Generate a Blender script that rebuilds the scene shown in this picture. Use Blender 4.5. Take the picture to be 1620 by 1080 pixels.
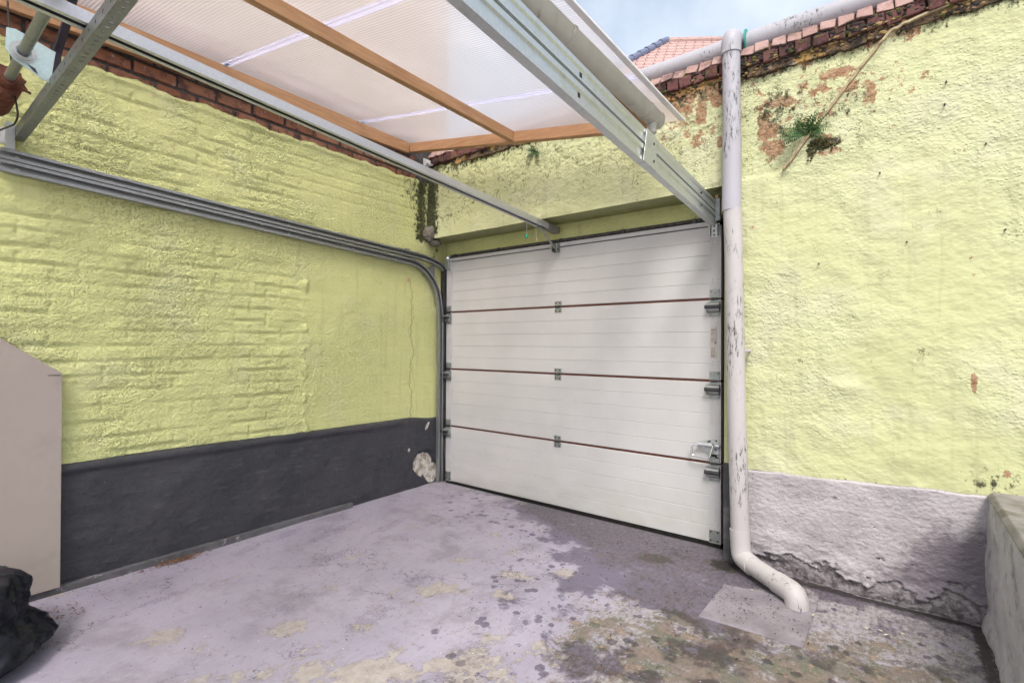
import bpy, math, random
import numpy as np
from mathutils import Matrix, Vector

for o in list(bpy.data.objects):
    bpy.data.objects.remove(o, do_unlink=True)
SC = bpy.context.scene
COL = SC.collection
random.seed(7)

# ------------------------------------------------------------------ camera
cam_d = bpy.data.cameras.new('camera')
cam_d.sensor_width = 36.0
cam_d.lens = 17.56
cam_d.clip_start = 0.02
cam_d.clip_end = 2000.0
cam = bpy.data.objects.new('camera', cam_d)
COL.objects.link(cam)
YAW, PITCH, ROLL = 0.6556, 0.0081, 0.0052
fw = Vector((-math.sin(YAW) * math.cos(PITCH), math.cos(YAW) * math.cos(PITCH), math.sin(PITCH)))
rt = Vector((math.cos(YAW), math.sin(YAW), 0))
up = rt.cross(fw)
r2 = rt * math.cos(ROLL) + up * math.sin(ROLL)
u2 = up * math.cos(ROLL) - rt * math.sin(ROLL)
M = Matrix(((r2.x, u2.x, -fw.x, 3.2109), (r2.y, u2.y, -fw.y, -3.1648), (r2.z, u2.z, -fw.z, 1.1964), (0, 0, 0, 1)))
cam.matrix_world = M
SC.camera = cam

# ------------------------------------------------------------------ light
SUN_EL, SUN_AZ = 52.0, 150.0          # azimuth measured from +Y clockwise (towards +X)
w = bpy.data.worlds.new('World')
SC.world = w
w.use_nodes = True
wn = w.node_tree
bg = wn.nodes['Background']
sky = wn.nodes.new('ShaderNodeTexSky')
sky.sky_type = 'NISHITA'
sky.sun_disc = False
sky.sun_elevation = math.radians(SUN_EL)
sky.sun_rotation = math.radians(SUN_AZ)
sky.air_density = 1.0
sky.dust_density = 3.5
sky.ozone_density = 1.0
veil = wn.nodes.new('ShaderNodeMix')               # thin even high cloud over the clear sky
veil.data_type = 'RGBA'
cl_t = wn.nodes.new('ShaderNodeTexCoord'); cl_n = wn.nodes.new('ShaderNodeTexNoise'); cl_r = wn.nodes.new('ShaderNodeMapRange')
cl_n.inputs['Scale'].default_value = 2.6; cl_n.inputs['Detail'].default_value = 6; cl_n.inputs['Roughness'].default_value = .55
wn.links.new(cl_t.outputs['Generated'], cl_n.inputs['Vector']); wn.links.new(cl_n.outputs[0], cl_r.inputs[0])
cl_r.inputs[1].default_value, cl_r.inputs[2].default_value, cl_r.inputs[3].default_value, cl_r.inputs[4].default_value = .35, .68, .20, .70
wn.links.new(cl_r.outputs[0], veil.inputs[0])
wn.links.new(sky.outputs[0], veil.inputs[6])
veil.inputs[7].default_value = (4.9, 5.2, 5.2, 1)
wn.links.new(veil.outputs[2], bg.inputs[0])
bg.inputs[1].default_value = 0.15
sl = bpy.data.lights.new('sun', 'SUN')
sl.energy = 1.5
sl.angle = math.radians(16)
sl.color = (1.0, 0.965, 0.93)
so = bpy.data.objects.new('sun', sl)
COL.objects.link(so)
az, el = math.radians(SUN_AZ), math.radians(SUN_EL)
sdir = Vector((math.sin(az) * math.cos(el), math.cos(az) * math.cos(el), math.sin(el)))
so.rotation_euler = sdir.to_track_quat('Z', 'Y').to_euler()
so.location = (6, -6, 8)
SC.view_settings.view_transform = 'Standard'
SC.view_settings.look = 'None'
SC.view_settings.gamma = 1.0
SC.view_settings.use_curve_mapping = False
SC.view_settings.exposure = 0.78
SC.render.engine = 'CYCLES'
SC.cycles.max_bounces = 6
SC.cycles.diffuse_bounces = 2
SC.cycles.use_adaptive_sampling = True
SC.cycles.adaptive_threshold = 0.02
SC.cycles.adaptive_min_samples = 20
SC.cycles.transparent_max_bounces = 16


# ------------------------------------------------------------------ numpy noise
def _hash(ix, iy, seed):
    h = (ix.astype(np.int64) * 374761393 + iy.astype(np.int64) * 668265263 + seed * 974634777) & 0xFFFFFFFF
    h = ((h ^ (h >> 13)) * 1274126177) & 0xFFFFFFFF
    return (h ^ (h >> 16)) & 0xFFFF


def pnoise(x, y, seed=0):
    x = np.asarray(x, float); y = np.asarray(y, float)
    ix, iy = np.floor(x), np.floor(y)
    fx, fy = x - ix, y - iy
    u = fx * fx * fx * (fx * (fx * 6 - 15) + 10)
    v = fy * fy * fy * (fy * (fy * 6 - 15) + 10)

    def g(dx, dy):
        a = _hash(ix + dx, iy + dy, seed) / 65536.0 * 2 * math.pi
        return np.cos(a) * (fx - dx) + np.sin(a) * (fy - dy)
    a = g(0, 0) * (1 - u) + g(1, 0) * u
    b = g(0, 1) * (1 - u) + g(1, 1) * u
    return (a * (1 - v) + b * v) * 1.5


def fbm(x, y, oct=4, seed=0, gain=.5):
    s = 0; a = 1; t = 0
    for i in range(oct):
        s = s + a * pnoise(x * 2 ** i, y * 2 ** i, seed + i * 17)
        t += a; a *= gain
    return s / t


def sstep(a, b, x):
    t = np.clip((x - a) / (b - a), 0, 1)
    return t * t * (3 - 2 * t)


def blob(x, y, cx, cy, rx, ry=None, rot=0.0):
    ry = ry or rx
    c, s = math.cos(rot), math.sin(rot)
    dx, dy = x - cx, y - cy
    a = (dx * c + dy * s) / rx
    b = (-dx * s + dy * c) / ry
    return np.clip(1 - np.sqrt(a * a + b * b), -1, 1)


def segd(x, y, pts):
    """distance to a polyline"""
    d = np.full(np.shape(x), 1e9)
    for (ax, ay), (bx, by) in zip(pts[:-1], pts[1:]):
        vx, vy = bx - ax, by - ay
        t = np.clip(((x - ax) * vx + (y - ay) * vy) / (vx * vx + vy * vy), 0, 1)
        d = np.minimum(d, np.hypot(x - ax - t * vx, y - ay - t * vy))
    return d


# ------------------------------------------------------------------ material node shorthand
class S:
    """a socket with arithmetic"""
    def __init__(self, g, s): self.g, self.s = g, s
    def _m(self, op, o=None, o2=None): return self.g.math(op, self, o, o2)
    def __add__(self, o): return self._m('ADD', o)
    __radd__ = __add__
    def __sub__(self, o): return self._m('SUBTRACT', o)
    def __rsub__(self, o): return self.g.math('SUBTRACT', o, self)
    def __mul__(self, o): return self._m('MULTIPLY', o)
    __rmul__ = __mul__
    def abs(self): return self._m('ABSOLUTE')
    def max(self, o): return self._m('MAXIMUM', o)
    def min(self, o): return self._m('MINIMUM', o)
    def pow(self, o): return self._m('POWER', o)
    def step(self, a, b):
        n = self.g.n('ShaderNodeMapRange'); n.interpolation_type = 'SMOOTHSTEP'
        self.g.put(n.inputs[0], self)
        n.inputs[1].default_value, n.inputs[2].default_value = (a, b) if a < b else (b, a)
        n.inputs[3].default_value, n.inputs[4].default_value = (0, 1) if a < b else (1, 0)
        return S(self.g, n.outputs[0])


class G:
    def __init__(self, name):
        self.m = bpy.data.materials.new(name); self.m.use_nodes = True
        self.t = self.m.node_tree
        self.b = self.t.nodes['Principled BSDF']
        self.out = self.t.nodes['Material Output']
    def n(self, k): return self.t.nodes.new(k)
    def put(self, inp, v):
        if isinstance(v, S): self.t.links.new(v.s, inp)
        elif isinstance(v, (tuple, list)):
            inp.default_value = tuple(v) + ((1,) if len(v) == 3 and inp.type == 'RGBA' else ())
        elif v is not None: inp.default_value = v
    def math(self, op, a, b=None, c=None):
        n = self.n('ShaderNodeMath'); n.operation = op
        for i, v in enumerate((a, b, c)):
            if v is not None: self.put(n.inputs[i], v)
        return S(self, n.outputs[0])
    def pos(self): return S(self, self.n('ShaderNodeNewGeometry').outputs['Position'])
    def objc(self): return S(self, self.n('ShaderNodeTexCoord').outputs['Object'])
    def rnd(self): return S(self, self.n('ShaderNodeObjectInfo').outputs['Random'])
    def attr(self, name):
        n = self.n('ShaderNodeAttribute'); n.attribute_name = name
        s = self.n('ShaderNodeSeparateColor'); self.t.links.new(n.outputs['Color'], s.inputs[0])
        return [S(self, s.outputs[i]) for i in range(3)]
    def xyz(self, v):
        n = self.n('ShaderNodeSeparateXYZ'); self.put(n.inputs[0], v)
        return [S(self, n.outputs[i]) for i in range(3)]
    def scale(self, v, s, off=(0, 0, 0)):
        n = self.n('ShaderNodeMapping'); self.put(n.inputs[0], v)
        n.inputs['Scale'].default_value = s; n.inputs['Location'].default_value = off
        return S(self, n.outputs[0])
    def noise(self, v, sc, det=4, rough=.55, dist=0.0):
        n = self.n('ShaderNodeTexNoise'); self.put(n.inputs['Vector'], v)
        n.inputs['Scale'].default_value = sc; n.inputs['Detail'].default_value = det
        n.inputs['Roughness'].default_value = rough; n.inputs['Distortion'].default_value = dist
        return S(self, n.outputs[0])
    def voro(self, v, sc, feat='F1', rnd=1.0):
        n = self.n('ShaderNodeTexVoronoi'); n.feature = feat; self.put(n.inputs['Vector'], v)
        n.inputs['Scale'].default_value = sc; n.inputs['Randomness'].default_value = rnd
        return S(self, n.outputs['Distance'])
    def mix(self, f, a, b):
        n = self.n('ShaderNodeMix'); n.data_type = 'RGBA'
        self.put(n.inputs[0], f); self.put(n.inputs[6], a); self.put(n.inputs[7], b)
        return S(self, n.outputs[2])
    def bump(self, h, dist=.002, strength=1.0, prev=None):
        n = self.n('ShaderNodeBump'); self.put(n.inputs['Height'], h)
        n.inputs['Distance'].default_value = dist; n.inputs['Strength'].default_value = strength
        if prev: self.put(n.inputs['Normal'], prev)
        return S(self, n.outputs[0])
    def done(self, col=None, rough=None, metal=None, normal=None, spec=None, **kw):
        if col is not None: self.put(self.b.inputs['Base Color'], col)
        if rough is not None: self.put(self.b.inputs['Roughness'], rough)
        if metal is not None: self.put(self.b.inputs['Metallic'], metal)
        if normal is not None: self.put(self.b.inputs['Normal'], normal)
        if spec is not None: self.put(self.b.inputs['Specular IOR Level'], spec)
        for k, v in kw.items(): self.put(self.b.inputs[k], v)
        return self.m


def simple(name, c1, c2, sc=20, rough=.6, metal=0, bs=60, bd=.001, stretch=(1, 1, 1), grime=None, gsc=8, gth=(.55, .7)):
    g = G(name); p = g.scale(g.pos(), stretch)
    n = g.noise(p, sc, 5)
    col = g.mix(n.step(.3, .7), c1, c2)
    r = (n - .5) * .25 + rough
    if grime:
        k = g.noise(p, gsc, 6, .65).step(*gth)
        col = g.mix(k * .8, col, grime)
        r = r + k * .2
    return g.done(col, r, metal, g.bump(g.noise(p, bs, 4), bd))


# ------------------------------------------------------------------ meshes
class MB:
    def __init__(self): self.v, self.f = [], []
    def add(self, vs, fs):
        k = len(self.v); self.v += [tuple(v) for v in vs]; self.f += [tuple(i + k for i in f) for f in fs]; return self
    def box(self, x0, x1, y0, y1, z0, z1):
        vs = [(x, y, z) for z in (z0, z1) for y in (y0, y1) for x in (x0, x1)]
        return self.add(vs, [(0, 2, 3, 1), (4, 5, 7, 6), (0, 1, 5, 4), (2, 6, 7, 3), (0, 4, 6, 2), (1, 3, 7, 5)])
    def prism(self, poly, d, fn):
        """poly: 2D points; d: (d0,d1); fn(a,b,d)->xyz"""
        n = len(poly)
        vs = [fn(a, b, d[0]) for a, b in poly] + [fn(a, b, d[1]) for a, b in poly]
        fs = [tuple(range(n))[::-1], tuple(range(n, 2 * n))] + [(i, (i + 1) % n, n + (i + 1) % n, n + i) for i in range(n)]
        return self.add(vs, fs)
    def sweep(self, prof, path, side=(1, 0, 0)):
        """closed profile (a,b): a along side, b along the normal to the path"""
        side = Vector(side); n = len(prof); P = [Vector(p) for p in path]; vs = []
        for i, p in enumerate(P):
            t = (P[min(i + 1, len(P) - 1)] - P[max(i - 1, 0)]).normalized()
            nn = t.cross(side).normalized() if True else 0
            if i and nn.dot(last) < 0: nn = -nn
            if not i and nn.z < -1e-6: nn = -nn
            last = nn
            vs += [tuple(p + side * a + nn * b) for a, b in prof]
        fs = []
        for i in range(len(P) - 1):
            fs += [(i * n + k, i * n + (k + 1) % n, (i + 1) * n + (k + 1) % n, (i + 1) * n + k) for k in range(n)]
        fs += [tuple(range(n))[::-1], tuple(range((len(P) - 1) * n, len(P) * n))]
        return self.add(vs, fs)
    def tube(self, path, r, seg=12, cap=True):
        P = [Vector(p) for p in path]; vs = []
        rs = r if isinstance(r, (list, tuple)) else [r] * len(P)
        t0 = (P[1] - P[0]).normalized()
        u = t0.orthogonal().normalized()
        for i, p in enumerate(P):
            t = (P[min(i + 1, len(P) - 1)] - P[max(i - 1, 0)]).normalized()
            u = (u - t * u.dot(t)).normalized(); v = t.cross(u)
            vs += [tuple(p + (u * math.cos(2 * math.pi * k / seg) + v * math.sin(2 * math.pi * k / seg)) * rs[i]) for k in range(seg)]
        fs = []
        for i in range(len(P) - 1):
            fs += [(i * seg + k, i * seg + (k + 1) % seg, (i + 1) * seg + (k + 1) % seg, (i + 1) * seg + k) for k in range(seg)]
        if cap: fs += [tuple(range(seg))[::-1], tuple(range((len(P) - 1) * seg, len(P) * seg))]
        return self.add(vs, fs)


def mesh_obj(name, mb, m, parent=None, smooth=False, bevel=0, recalc=True, attrs=None):
    base = Vector(parent['_b']) if parent is not None and '_b' in parent else Vector((0, 0, 0))
    V = np.array(mb.v, float) - np.array(base)
    me = bpy.data.meshes.new(name)
    me.from_pydata(V.tolist(), [], mb.f)
    if recalc:
        import bmesh
        bm = bmesh.new(); bm.from_mesh(me); bmesh.ops.recalc_face_normals(bm, faces=bm.faces); bm.to_mesh(me); bm.free()
    if m: me.materials.append(m)
    if smooth:
        me.polygons.foreach_set('use_smooth', [True] * len(me.polygons))
    o = bpy.data.objects.new(name, me); COL.objects.link(o)
    if parent is not None:
        o.parent = parent; o['_b'] = tuple(base)
    if bevel:
        b = o.modifiers.new('b', 'BEVEL'); b.width = bevel; b.segments = 2; b.limit_method = 'ANGLE'; b.angle_limit = math.radians(40)
    if smooth == 'edge':
        for p in me.polygons: p.use_smooth = True
        e = o.modifiers.new('e', 'EDGE_SPLIT'); e.split_angle = math.radians(35)
    return o


def thing(name, base, label, cat, group=None):
    o = bpy.data.objects.new(name, None); COL.objects.link(o)
    o.location = base; o['_b'] = tuple(base); o['label'] = label; o['category'] = cat
    o.empty_display_size = .1
    if group: o['group'] = group
    return o


def solo(name, mb, m, base, label, cat, group=None, **kw):
    """a thing that is one mesh, origin at its base"""
    V = np.array(mb.v) - np.array(base); mb.v = V.tolist()
    o = mesh_obj(name, mb, m, None, **kw); o.location = base
    o['label'] = label; o['category'] = cat
    if group: o['group'] = group
    return o


def struct(name, mb, m, **kw):
    o = mesh_obj(name, mb, m, None, **kw); o['kind'] = 'structure'; return o


def set_mask(o, name, arr):
    a = o.data.color_attributes.new(name, 'FLOAT_COLOR', 'POINT')
    full = np.zeros((len(o.data.vertices), 4), np.float32); full[:, 3] = 1
    full[:len(arr), :arr.shape[1]] = arr
    a.data.foreach_set('color', full.ravel())


def relief(u, v, fn, back):
    """displaced front sheet on a (u,v) grid closed to a flat back: fn(U,V)->xyz arrays, back(U,V)->xyz of the border"""
    U, V = np.meshgrid(u, v, indexing='ij')
    nu, nv = U.shape
    X, Y, Z = fn(U, V)
    vs = np.stack([X, Y, Z], -1).reshape(-1, 3)
    i = np.arange(nu * nv).reshape(nu, nv)
    q = np.stack([i[:-1, :-1], i[1:, :-1], i[1:, 1:], i[:-1, 1:]], -1).reshape(-1, 4)
    fs = q.tolist()
    ring = list(i[:, 0]) + list(i[-1, 1:]) + list(i[-2::-1, -1]) + list(i[0, -2:0:-1])
    bu, bv = U.reshape(-1)[ring], V.reshape(-1)[ring]
    bx = np.stack(back(bu, bv), -1)
    k = len(vs); n = len(ring)
    fs += [(int(ring[j]), int(ring[(j + 1) % n]), k + (j + 1) % n, k + j) for j in range(n)]
    fs.append(tuple(range(k, k + n)))
    mb = MB(); mb.v = vs.tolist() + bx.tolist(); mb.f = fs
    return mb, U.reshape(-1), V.reshape(-1)


def offs(pl, t):
    """open polyline -> closed outline of thickness t"""
    P = [np.array(p, float) for p in pl]; L, R = [], []
    for i, p in enumerate(P):
        ds = []
        if i: d = P[i] - P[i - 1]; ds.append(d / np.linalg.norm(d))
        if i < len(P) - 1: d = P[i + 1] - P[i]; ds.append(d / np.linalg.norm(d))
        ns = [np.array([-d[1], d[0]]) for d in ds]
        nn = sum(ns); nn = nn / np.linalg.norm(nn); k = 1 / max(.4, float(nn @ ns[0]))
        L.append(tuple(p + nn * k * t / 2)); R.append(tuple(p - nn * k * t / 2))
    return L + R[::-1]


def arc(c, r, a0, a1, n, fn):
    return [fn(c[0] + r * math.cos(math.radians(a0 + (a1 - a0) * i / n)), c[1] + r * math.sin(math.radians(a0 + (a1 - a0) * i / n))) for i in range(n + 1)]


def fillet(pts, r, n=6):
    P = [Vector(p) for p in pts]; out = [P[0]]
    for a, b, c in zip(P[:-2], P[1:-1], P[2:]):
        d1, d2 = (a - b).normalized(), (c - b).normalized()
        ang = d1.angle(d2); l = min(r / math.tan(ang / 2), (a - b).length * .49, (c - b).length * .49)
        p, q = b + d1 * l, b + d2 * l
        for i in range(n + 1):
            t = i / n; out.append(p * (1 - t) ** 2 + b * 2 * t * (1 - t) + q * t * t)
    return out + [P[-1]]


# ------------------------------------------------------------------ materials
PAINT_L, PAINT_R = (.65, .665, .295), (.575, .59, .32)


def wall_paint(name, base, base2, peel, masks='mask', ripple=False, pale=(.66, .66, .38)):
    """painted masonry; mask R = bare patches, G = green-black growth, B = hairline cracks"""
    g = G(name); p = g.pos()
    R, A, K = g.attr(masks)
    big = g.noise(p, 1.6, 3); mid = g.noise(p, 9, 5, .6)
    col = g.mix(big.step(.3, .7), base, base2)
    col = g.mix(mid.step(.45, .8) * .30, col, tuple(c * .78 for c in base))
    fine = g.noise(p, 120, 3)
    col = g.mix(fine.step(.6, .8) * .22, col, (base[0] * .72, base[1] * .70, base[2] * .8))
    # bare
    col = g.mix(g.noise(p, 3.1, 5, .6).step(.50, .68) * .42, col, pale)
    edge = g.noise(p, 20, 6, .78)
    bare = (R + (edge - .5) * 3.0 + (g.noise(p, 6, 4, .6) - .5) * 1.6).step(.54, .64)
    rust = g.mix(g.noise(p, 38, 5, .65).step(.35, .65), peel[0], peel[1])
    col = g.mix(bare, col, rust)
    # growth
    gn = g.noise(g.scale(p, (1, 1, .75)), 30, 6, .78)
    gr = (A + (gn - .5) * 2.2).step(.42, .70)
    grc = g.mix(g.noise(p, 60, 4).step(.50, .68), (.014, .015, .010), (.075, .095, .02))
    col = g.mix(gr * .92, col, grc)
    strk = g.noise(g.scale(p, (9, 9, .55)), 2.4, 5, .6).step(.52, .68)
    col = g.mix(strk * .22, col, tuple(c * .62 for c in base))
    # cracks
    cn = g.noise(p, 7.5, 6, .62, .8)
    if not ripple:
        wob = g.noise(g.scale(p, (0, 0, 1)), 3.0, 6, .65)
        yy = g.xyz(p)[1]
        line = (yy + .375 - (wob - .5) * .30).abs().step(.0045, .0015) * K.step(.25, .4)
        line2 = (yy + .355 + (g.noise(g.scale(p, (0, 0, 1), (0, 0, 4)), 5.0, 5, .65) - .5) * .35).abs().step(.0035, .001) * K.step(.35, .5) * .7
        col = g.mix(line.max(line2) * .75, col, (.16, .16, .06))
        K = K * 0.0 + .12
    crack = ((cn - .5).abs()).step(.010, .002) * (K + (g.noise(p, 5, 3) - .5) * 1.6).step(.38, .55)
    col = g.mix(crack * .85, col, (.07, .075, .03))
    # relief
    st = g.voro(g.scale(p, (1, 1, 1.5 if ripple else 1.2)), 55 if ripple else 75, 'SMOOTH_F1')
    st2 = g.noise(p, 40, 4, .6)
    pop = g.voro(p, 95 if not ripple else 70).step(.42, .12) * big.step(.35, .6)
    h = (st * .7 + st2 * (.7 if ripple else .22) + pop * (.35 if ripple else .70)) * (big.step(.3, .65) * .75 + .45)
    nrm = g.bump(h, .0048 if ripple else .0072, 1.0)
    return g.done(col, .68, 0, nrm, .18)


M_left = wall_paint('yellow_green_wall_paint', PAINT_L, (.62, .645, .29), ((.55, .40, .25), (.62, .42, .28)))
M_right = wall_paint('pale_yellow_rough_wall_paint', PAINT_R, (.59, .61, .365), ((.30, .155, .08), (.44, .30, .19)), ripple=True, pale=(.59, .575, .42))


def plinth_dark():
    g = G('charcoal_plinth_paint'); p = g.pos(); R, A, K = g.attr('mask')
    n = g.noise(p, 3, 5); n2 = g.noise(g.scale(p, (1, .35, 1.6)), 22, 6, .65)
    col = g.mix(n.step(.3, .7), (.040, .041, .048), (.058, .057, .064))
    col = g.mix(n2.step(.56, .74) * .5, col, (.125, .123, .13))
    col = g.mix((g.noise(p, 90, 3)).step(.70, .76) * .7, col, (.2, .2, .2))
    bare = (R + (g.noise(p, 22, 6, .7) - .5) * .8).step(.40, .48)
    pl = g.mix(g.noise(p, 18, 5, .6).step(.36, .60), (.28, .23, .15), (.68, .65, .60))
    col = g.mix(bare, col, pl)
    h = g.noise(p, 14, 6, .6) * 1.2 + n2 * .5 - bare * 1.0
    return g.done(col, .5 + bare * .4, 0, g.bump(h, .007), .4)


def plinth_grey():
    g = G('mauve_grey_flaking_paint'); p = g.pos(); R, A, K = g.attr('mask')
    n = g.noise(p, 5, 5); f = g.noise(g.scale(p, (.7, 1, 1.6)), 20, 7, .7)
    col = g.mix(n.step(.3, .7), (.40, .37, .385), (.50, .465, .48))
    col = g.mix(f.step(.54, .68) * .55, col, (.22, .19, .22))
    dirty = (A + (g.noise(p, 12, 6, .7) - .5) * 1.0).step(.35, .7)
    col = g.mix(dirty * .75, col, (.105, .085, .11))
    bare = R.step(.45, .55)
    under = g.mix(g.noise(p, 40, 5).step(.4, .6), (.12, .105, .11), (.27, .245, .255))
    col = g.mix(bare, col, under)
    col = g.mix(K.step(.4, .6) * g.noise(p, 50, 5).step(.35, .5), col, (.025, .025, .022))
    st = g.voro(g.scale(p, (1, 1, 1.5)), 60, 'SMOOTH_F1')
    col = g.mix(g.noise(p, 75, 4, .7).step(.58, .66) * .6, col, (.17, .15, .17))
    h = st * .6 + g.noise(p, 60, 4, .6) * 1.0
    return g.done(col, .55, 0, g.bump(h, .0045, .9), .4)


def floor_mat():
    """mask: R wetness, G bare screed, B dirt; mask2: R algae/brown, G tyre prints, B dark seam"""
    g = G('lilac_painted_concrete_floor'); p = g.pos()
    Wt, Pe, Di = g.attr('mask'); Al, Ty, Se = g.attr('mask2')
    n1 = g.noise(p, 2.2, 5); n2 = g.noise(p, 11, 6, .65); n3 = g.noise(g.scale(p, (1.5, .7, 1)), 40, 6, .7); n4 = g.noise(p, 150, 3)
    str_ = g.noise(g.scale(p, (6, .7, 1)), 9, 6, .7)
    col = g.mix(n1.step(.3, .7), (.335, .31, .385), (.395, .365, .44))
    col = g.mix(n2.step(.5, .75) * .35, col, (.30, .28, .31))
    col = g.mix(str_.step(.50, .75) * .22, col, (.52, .48, .55))
    col = g.mix(n3.step(.55, .68) * .5, col, (.29, .25, .275))
    col = g.mix(g.noise(p, 3.3, 6, .7).step(.48, .66) * .6, col, (.235, .215, .245))
    col = g.mix(g.noise(p, 19, 6, .8).step(.57, .66) * .55, col, (.17, .15, .16))
    # bare screed
    e = g.noise(g.scale(p, (1.15, .75, 1)), 7, 5, .68, .3)
    e = e + (g.noise(p, 45, 4, .7) - .5) * .30
    bare = (Pe + (e - .5) * 4.2).step(.62, .70)
    scr = g.mix(g.noise(p, 26, 5).step(.35, .65), (.355, .315, .28), (.44, .40, .36))
    scr = g.mix(n4.step(.55, .7) * .5, scr, (.25, .20, .15))
    rim = (Pe + (e - .5) * 4.2).step(.52, .62) - bare
    col = g.mix(bare * .88, col, scr)
    col = g.mix(rim.max(0.0) * .45, col, (.24, .20, .21))
    fl_ = g.noise(p, 70, 5, .8).step(.60, .68) * n1.step(.35, .6)
    col = g.mix(fl_ * .5, col, (.24, .19, .19))
    # grey mineral film and mould in the rain zone
    d = (Di + (g.noise(g.scale(p, (.9, 1.1, 1)), 10, 7, .80) - .5) * 2.8)
    col = g.mix(d.step(.35, .75) * .85, col, g.mix(n3.step(.35, .62), (.17, .15, .15), (.37, .345, .34)))
    al = (Al + (g.noise(p, 8, 7, .80) - .5) * 3.6)
    alc = g.mix(g.noise(p, 9, 5, .65).step(.42, .60), (.18, .135, .10), (.105, .11, .065))
    alc = g.mix(g.noise(p, 16, 6, .75).step(.56, .66), alc, (.33, .225, .14))
    alc = g.mix(g.noise(p, 55, 5, .75).step(.55, .66) * .7, alc, (.07, .06, .05))
    col = g.mix(al.step(.36, .70) * .80, col, alc)
    # damp: drops along the drip line and soaked patches
    drop = (g.voro(g.scale(p, (1, 1, 1), (.3, .1, 0)), 15) + (n3 - .5) * .5).step(.34, .29)
    sel = g.noise(p, 6.5, 2).step(.44, .52)
    wl = (Wt + (g.noise(p, 5, 5, .68, .3) - .5) * 1.9)
    soak = wl.step(.40, .62)
    dr = drop * sel * (Wt - .0).step(.05, .22) * (1 - soak)
    # tyre prints
    br = g.n('ShaderNodeTexBrick'); wob = g.n('ShaderNodeVectorMath'); wob.operation = 'MULTIPLY_ADD'
    nz_ = g.n('ShaderNodeTexNoise'); nz_.inputs['Scale'].default_value = 9; g.put(nz_.inputs['Vector'], p)
    g.t.links.new(nz_.outputs['Color'], wob.inputs[0]); wob.inputs[1].default_value = (.09, .09, 0); g.put(wob.inputs[2], p)
    g.t.links.new(wob.outputs[0], br.inputs['Vector'])
    br.inputs['Scale'].default_value = 18; br.inputs['Mortar Size'].default_value = .03
    br.inputs['Color1'].default_value = br.inputs['Color2'].default_value = (1, 1, 1, 1); br.inputs['Mortar'].default_value = (0, 0, 0, 1)
    ty = S(g, br.outputs['Color'])
    tyn = (Ty + (g.noise(p, 22, 6, .75) - .5) * 4.0).step(.62, .8)
    wet = soak.max(dr * .95).max(g.math('MULTIPLY', ty, tyn) * .42)
    sep = g.mix(1.0, (1, 1, 1), (1, 1, 1))
    dark = g.n('ShaderNodeMix'); dark.data_type = 'RGBA'; dark.blend_type = 'MULTIPLY'
    g.put(dark.inputs[0], wet); g.put(dark.inputs[6], col); dark.inputs[7].default_value = (.42, .40, .46, 1)
    col = S(g, dark.outputs[2])
    hc = (g.noise(p, 2.1, 6, .6) - .5).abs().step(.0045, .001) * g.noise(p, 1.7, 2).step(.45, .6)
    col = g.mix(hc * .7, col, (.08, .07, .07))
    # grit
    sp = g.voro(p, 30).step(.10, .06) * g.noise(p, 3.0, 3).step(.32, .55)
    col = g.mix(sp * .8, col, (.06, .045, .04))
    sp2 = g.voro(g.scale(p, (1, 1, 1), (5, 3, 0)), 17).step(.05, .035)
    col = g.mix(sp2 * .8, col, (.75, .73, .72))
    col = g.mix((Se + (g.noise(p, 30, 6, .7) - .5) * .9).step(.35, .6) * .9, col, (.03, .026, .024))
    h = g.noise(p, 60, 3) * .6 - bare * .7
    return g.done(col, .58 - soak * .22 + d.step(.3, .8) * .12, 0, g.bump(h, .003, .8), .4)


def metal(name, c, rough=.42, tint=(.4, .45, .36), wear_or_reflect=.5, stretch=(1, 1, 1)):
    g = G(name); p = g.scale(g.pos(), stretch)
    sp = g.voro(p, 90)
    n = g.noise(p, 14, 6, .65)
    col = g.mix(sp.step(.1, .7) * .4, c, tuple(k * .8 for k in c))
    col = g.mix(n.step(.5, .75) * wear_or_reflect, col, tint)
    return g.done(col, (n - .5) * .35 + rough, .75, g.bump(g.noise(p, 40, 4), .0006))


M_zinc = metal('galvanised_steel', (.62, .65, .64))  # default green tint paints the reflection of the walls into the steel
M_zincd = metal('weathered_grey_steel', (.30, .32, .32), .5, (.16, .17, .16))
M_track = metal('grey_track_steel', (.36, .375, .385), .42, (.24, .24, .24), .4)
M_hinge = metal('hinge_steel', (.42, .44, .43), .48, (.10, .10, .095), .7)
M_dark = metal('dark_greasy_steel', (.09, .09, .09), .45, (.03, .03, .03))
M_chrome = metal('bright_handle_steel', (.68, .69, .70), .25, (.45, .45, .45), .3)
M_plate = metal('blue_passivated_plate', (.60, .76, .74), .38, (.5, .6, .56), .3)
M_alu = metal('pale_rail_steel', (.66, .68, .72), .40, (.52, .54, .55), .3)
M_rust = simple('rusty_spring_steel', (.11, .035, .022), (.20, .075, .04), 30, .7, .2, 80, .002)
M_black = simple('black_rubber', (.008, .008, .008), (.018, .017, .016), 30, .6)
M_seal = simple('red_brown_seal', (.08, .024, .017), (.12, .04, .026), 30, .6)
M_wood = None


def timber():
    g = G('orange_brown_timber'); p = g.pos()
    w = g.noise(g.scale(p, (14, 1.2, 14)), 5, 6, .6, .6)
    w2 = g.noise(p, 4, 3)
    col = g.mix(w.step(.3, .7), (.37, .195, .09), (.49, .285, .145))
    col = g.mix(w2.step(.5, .8) * .4, col, (.33, .17, .08))
    col = g.mix(g.voro(p, 7).step(.05, .03) * .8, col, (.06, .03, .015))
    return g.done(col, .6, 0, g.bump(w, .001), .35)


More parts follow.
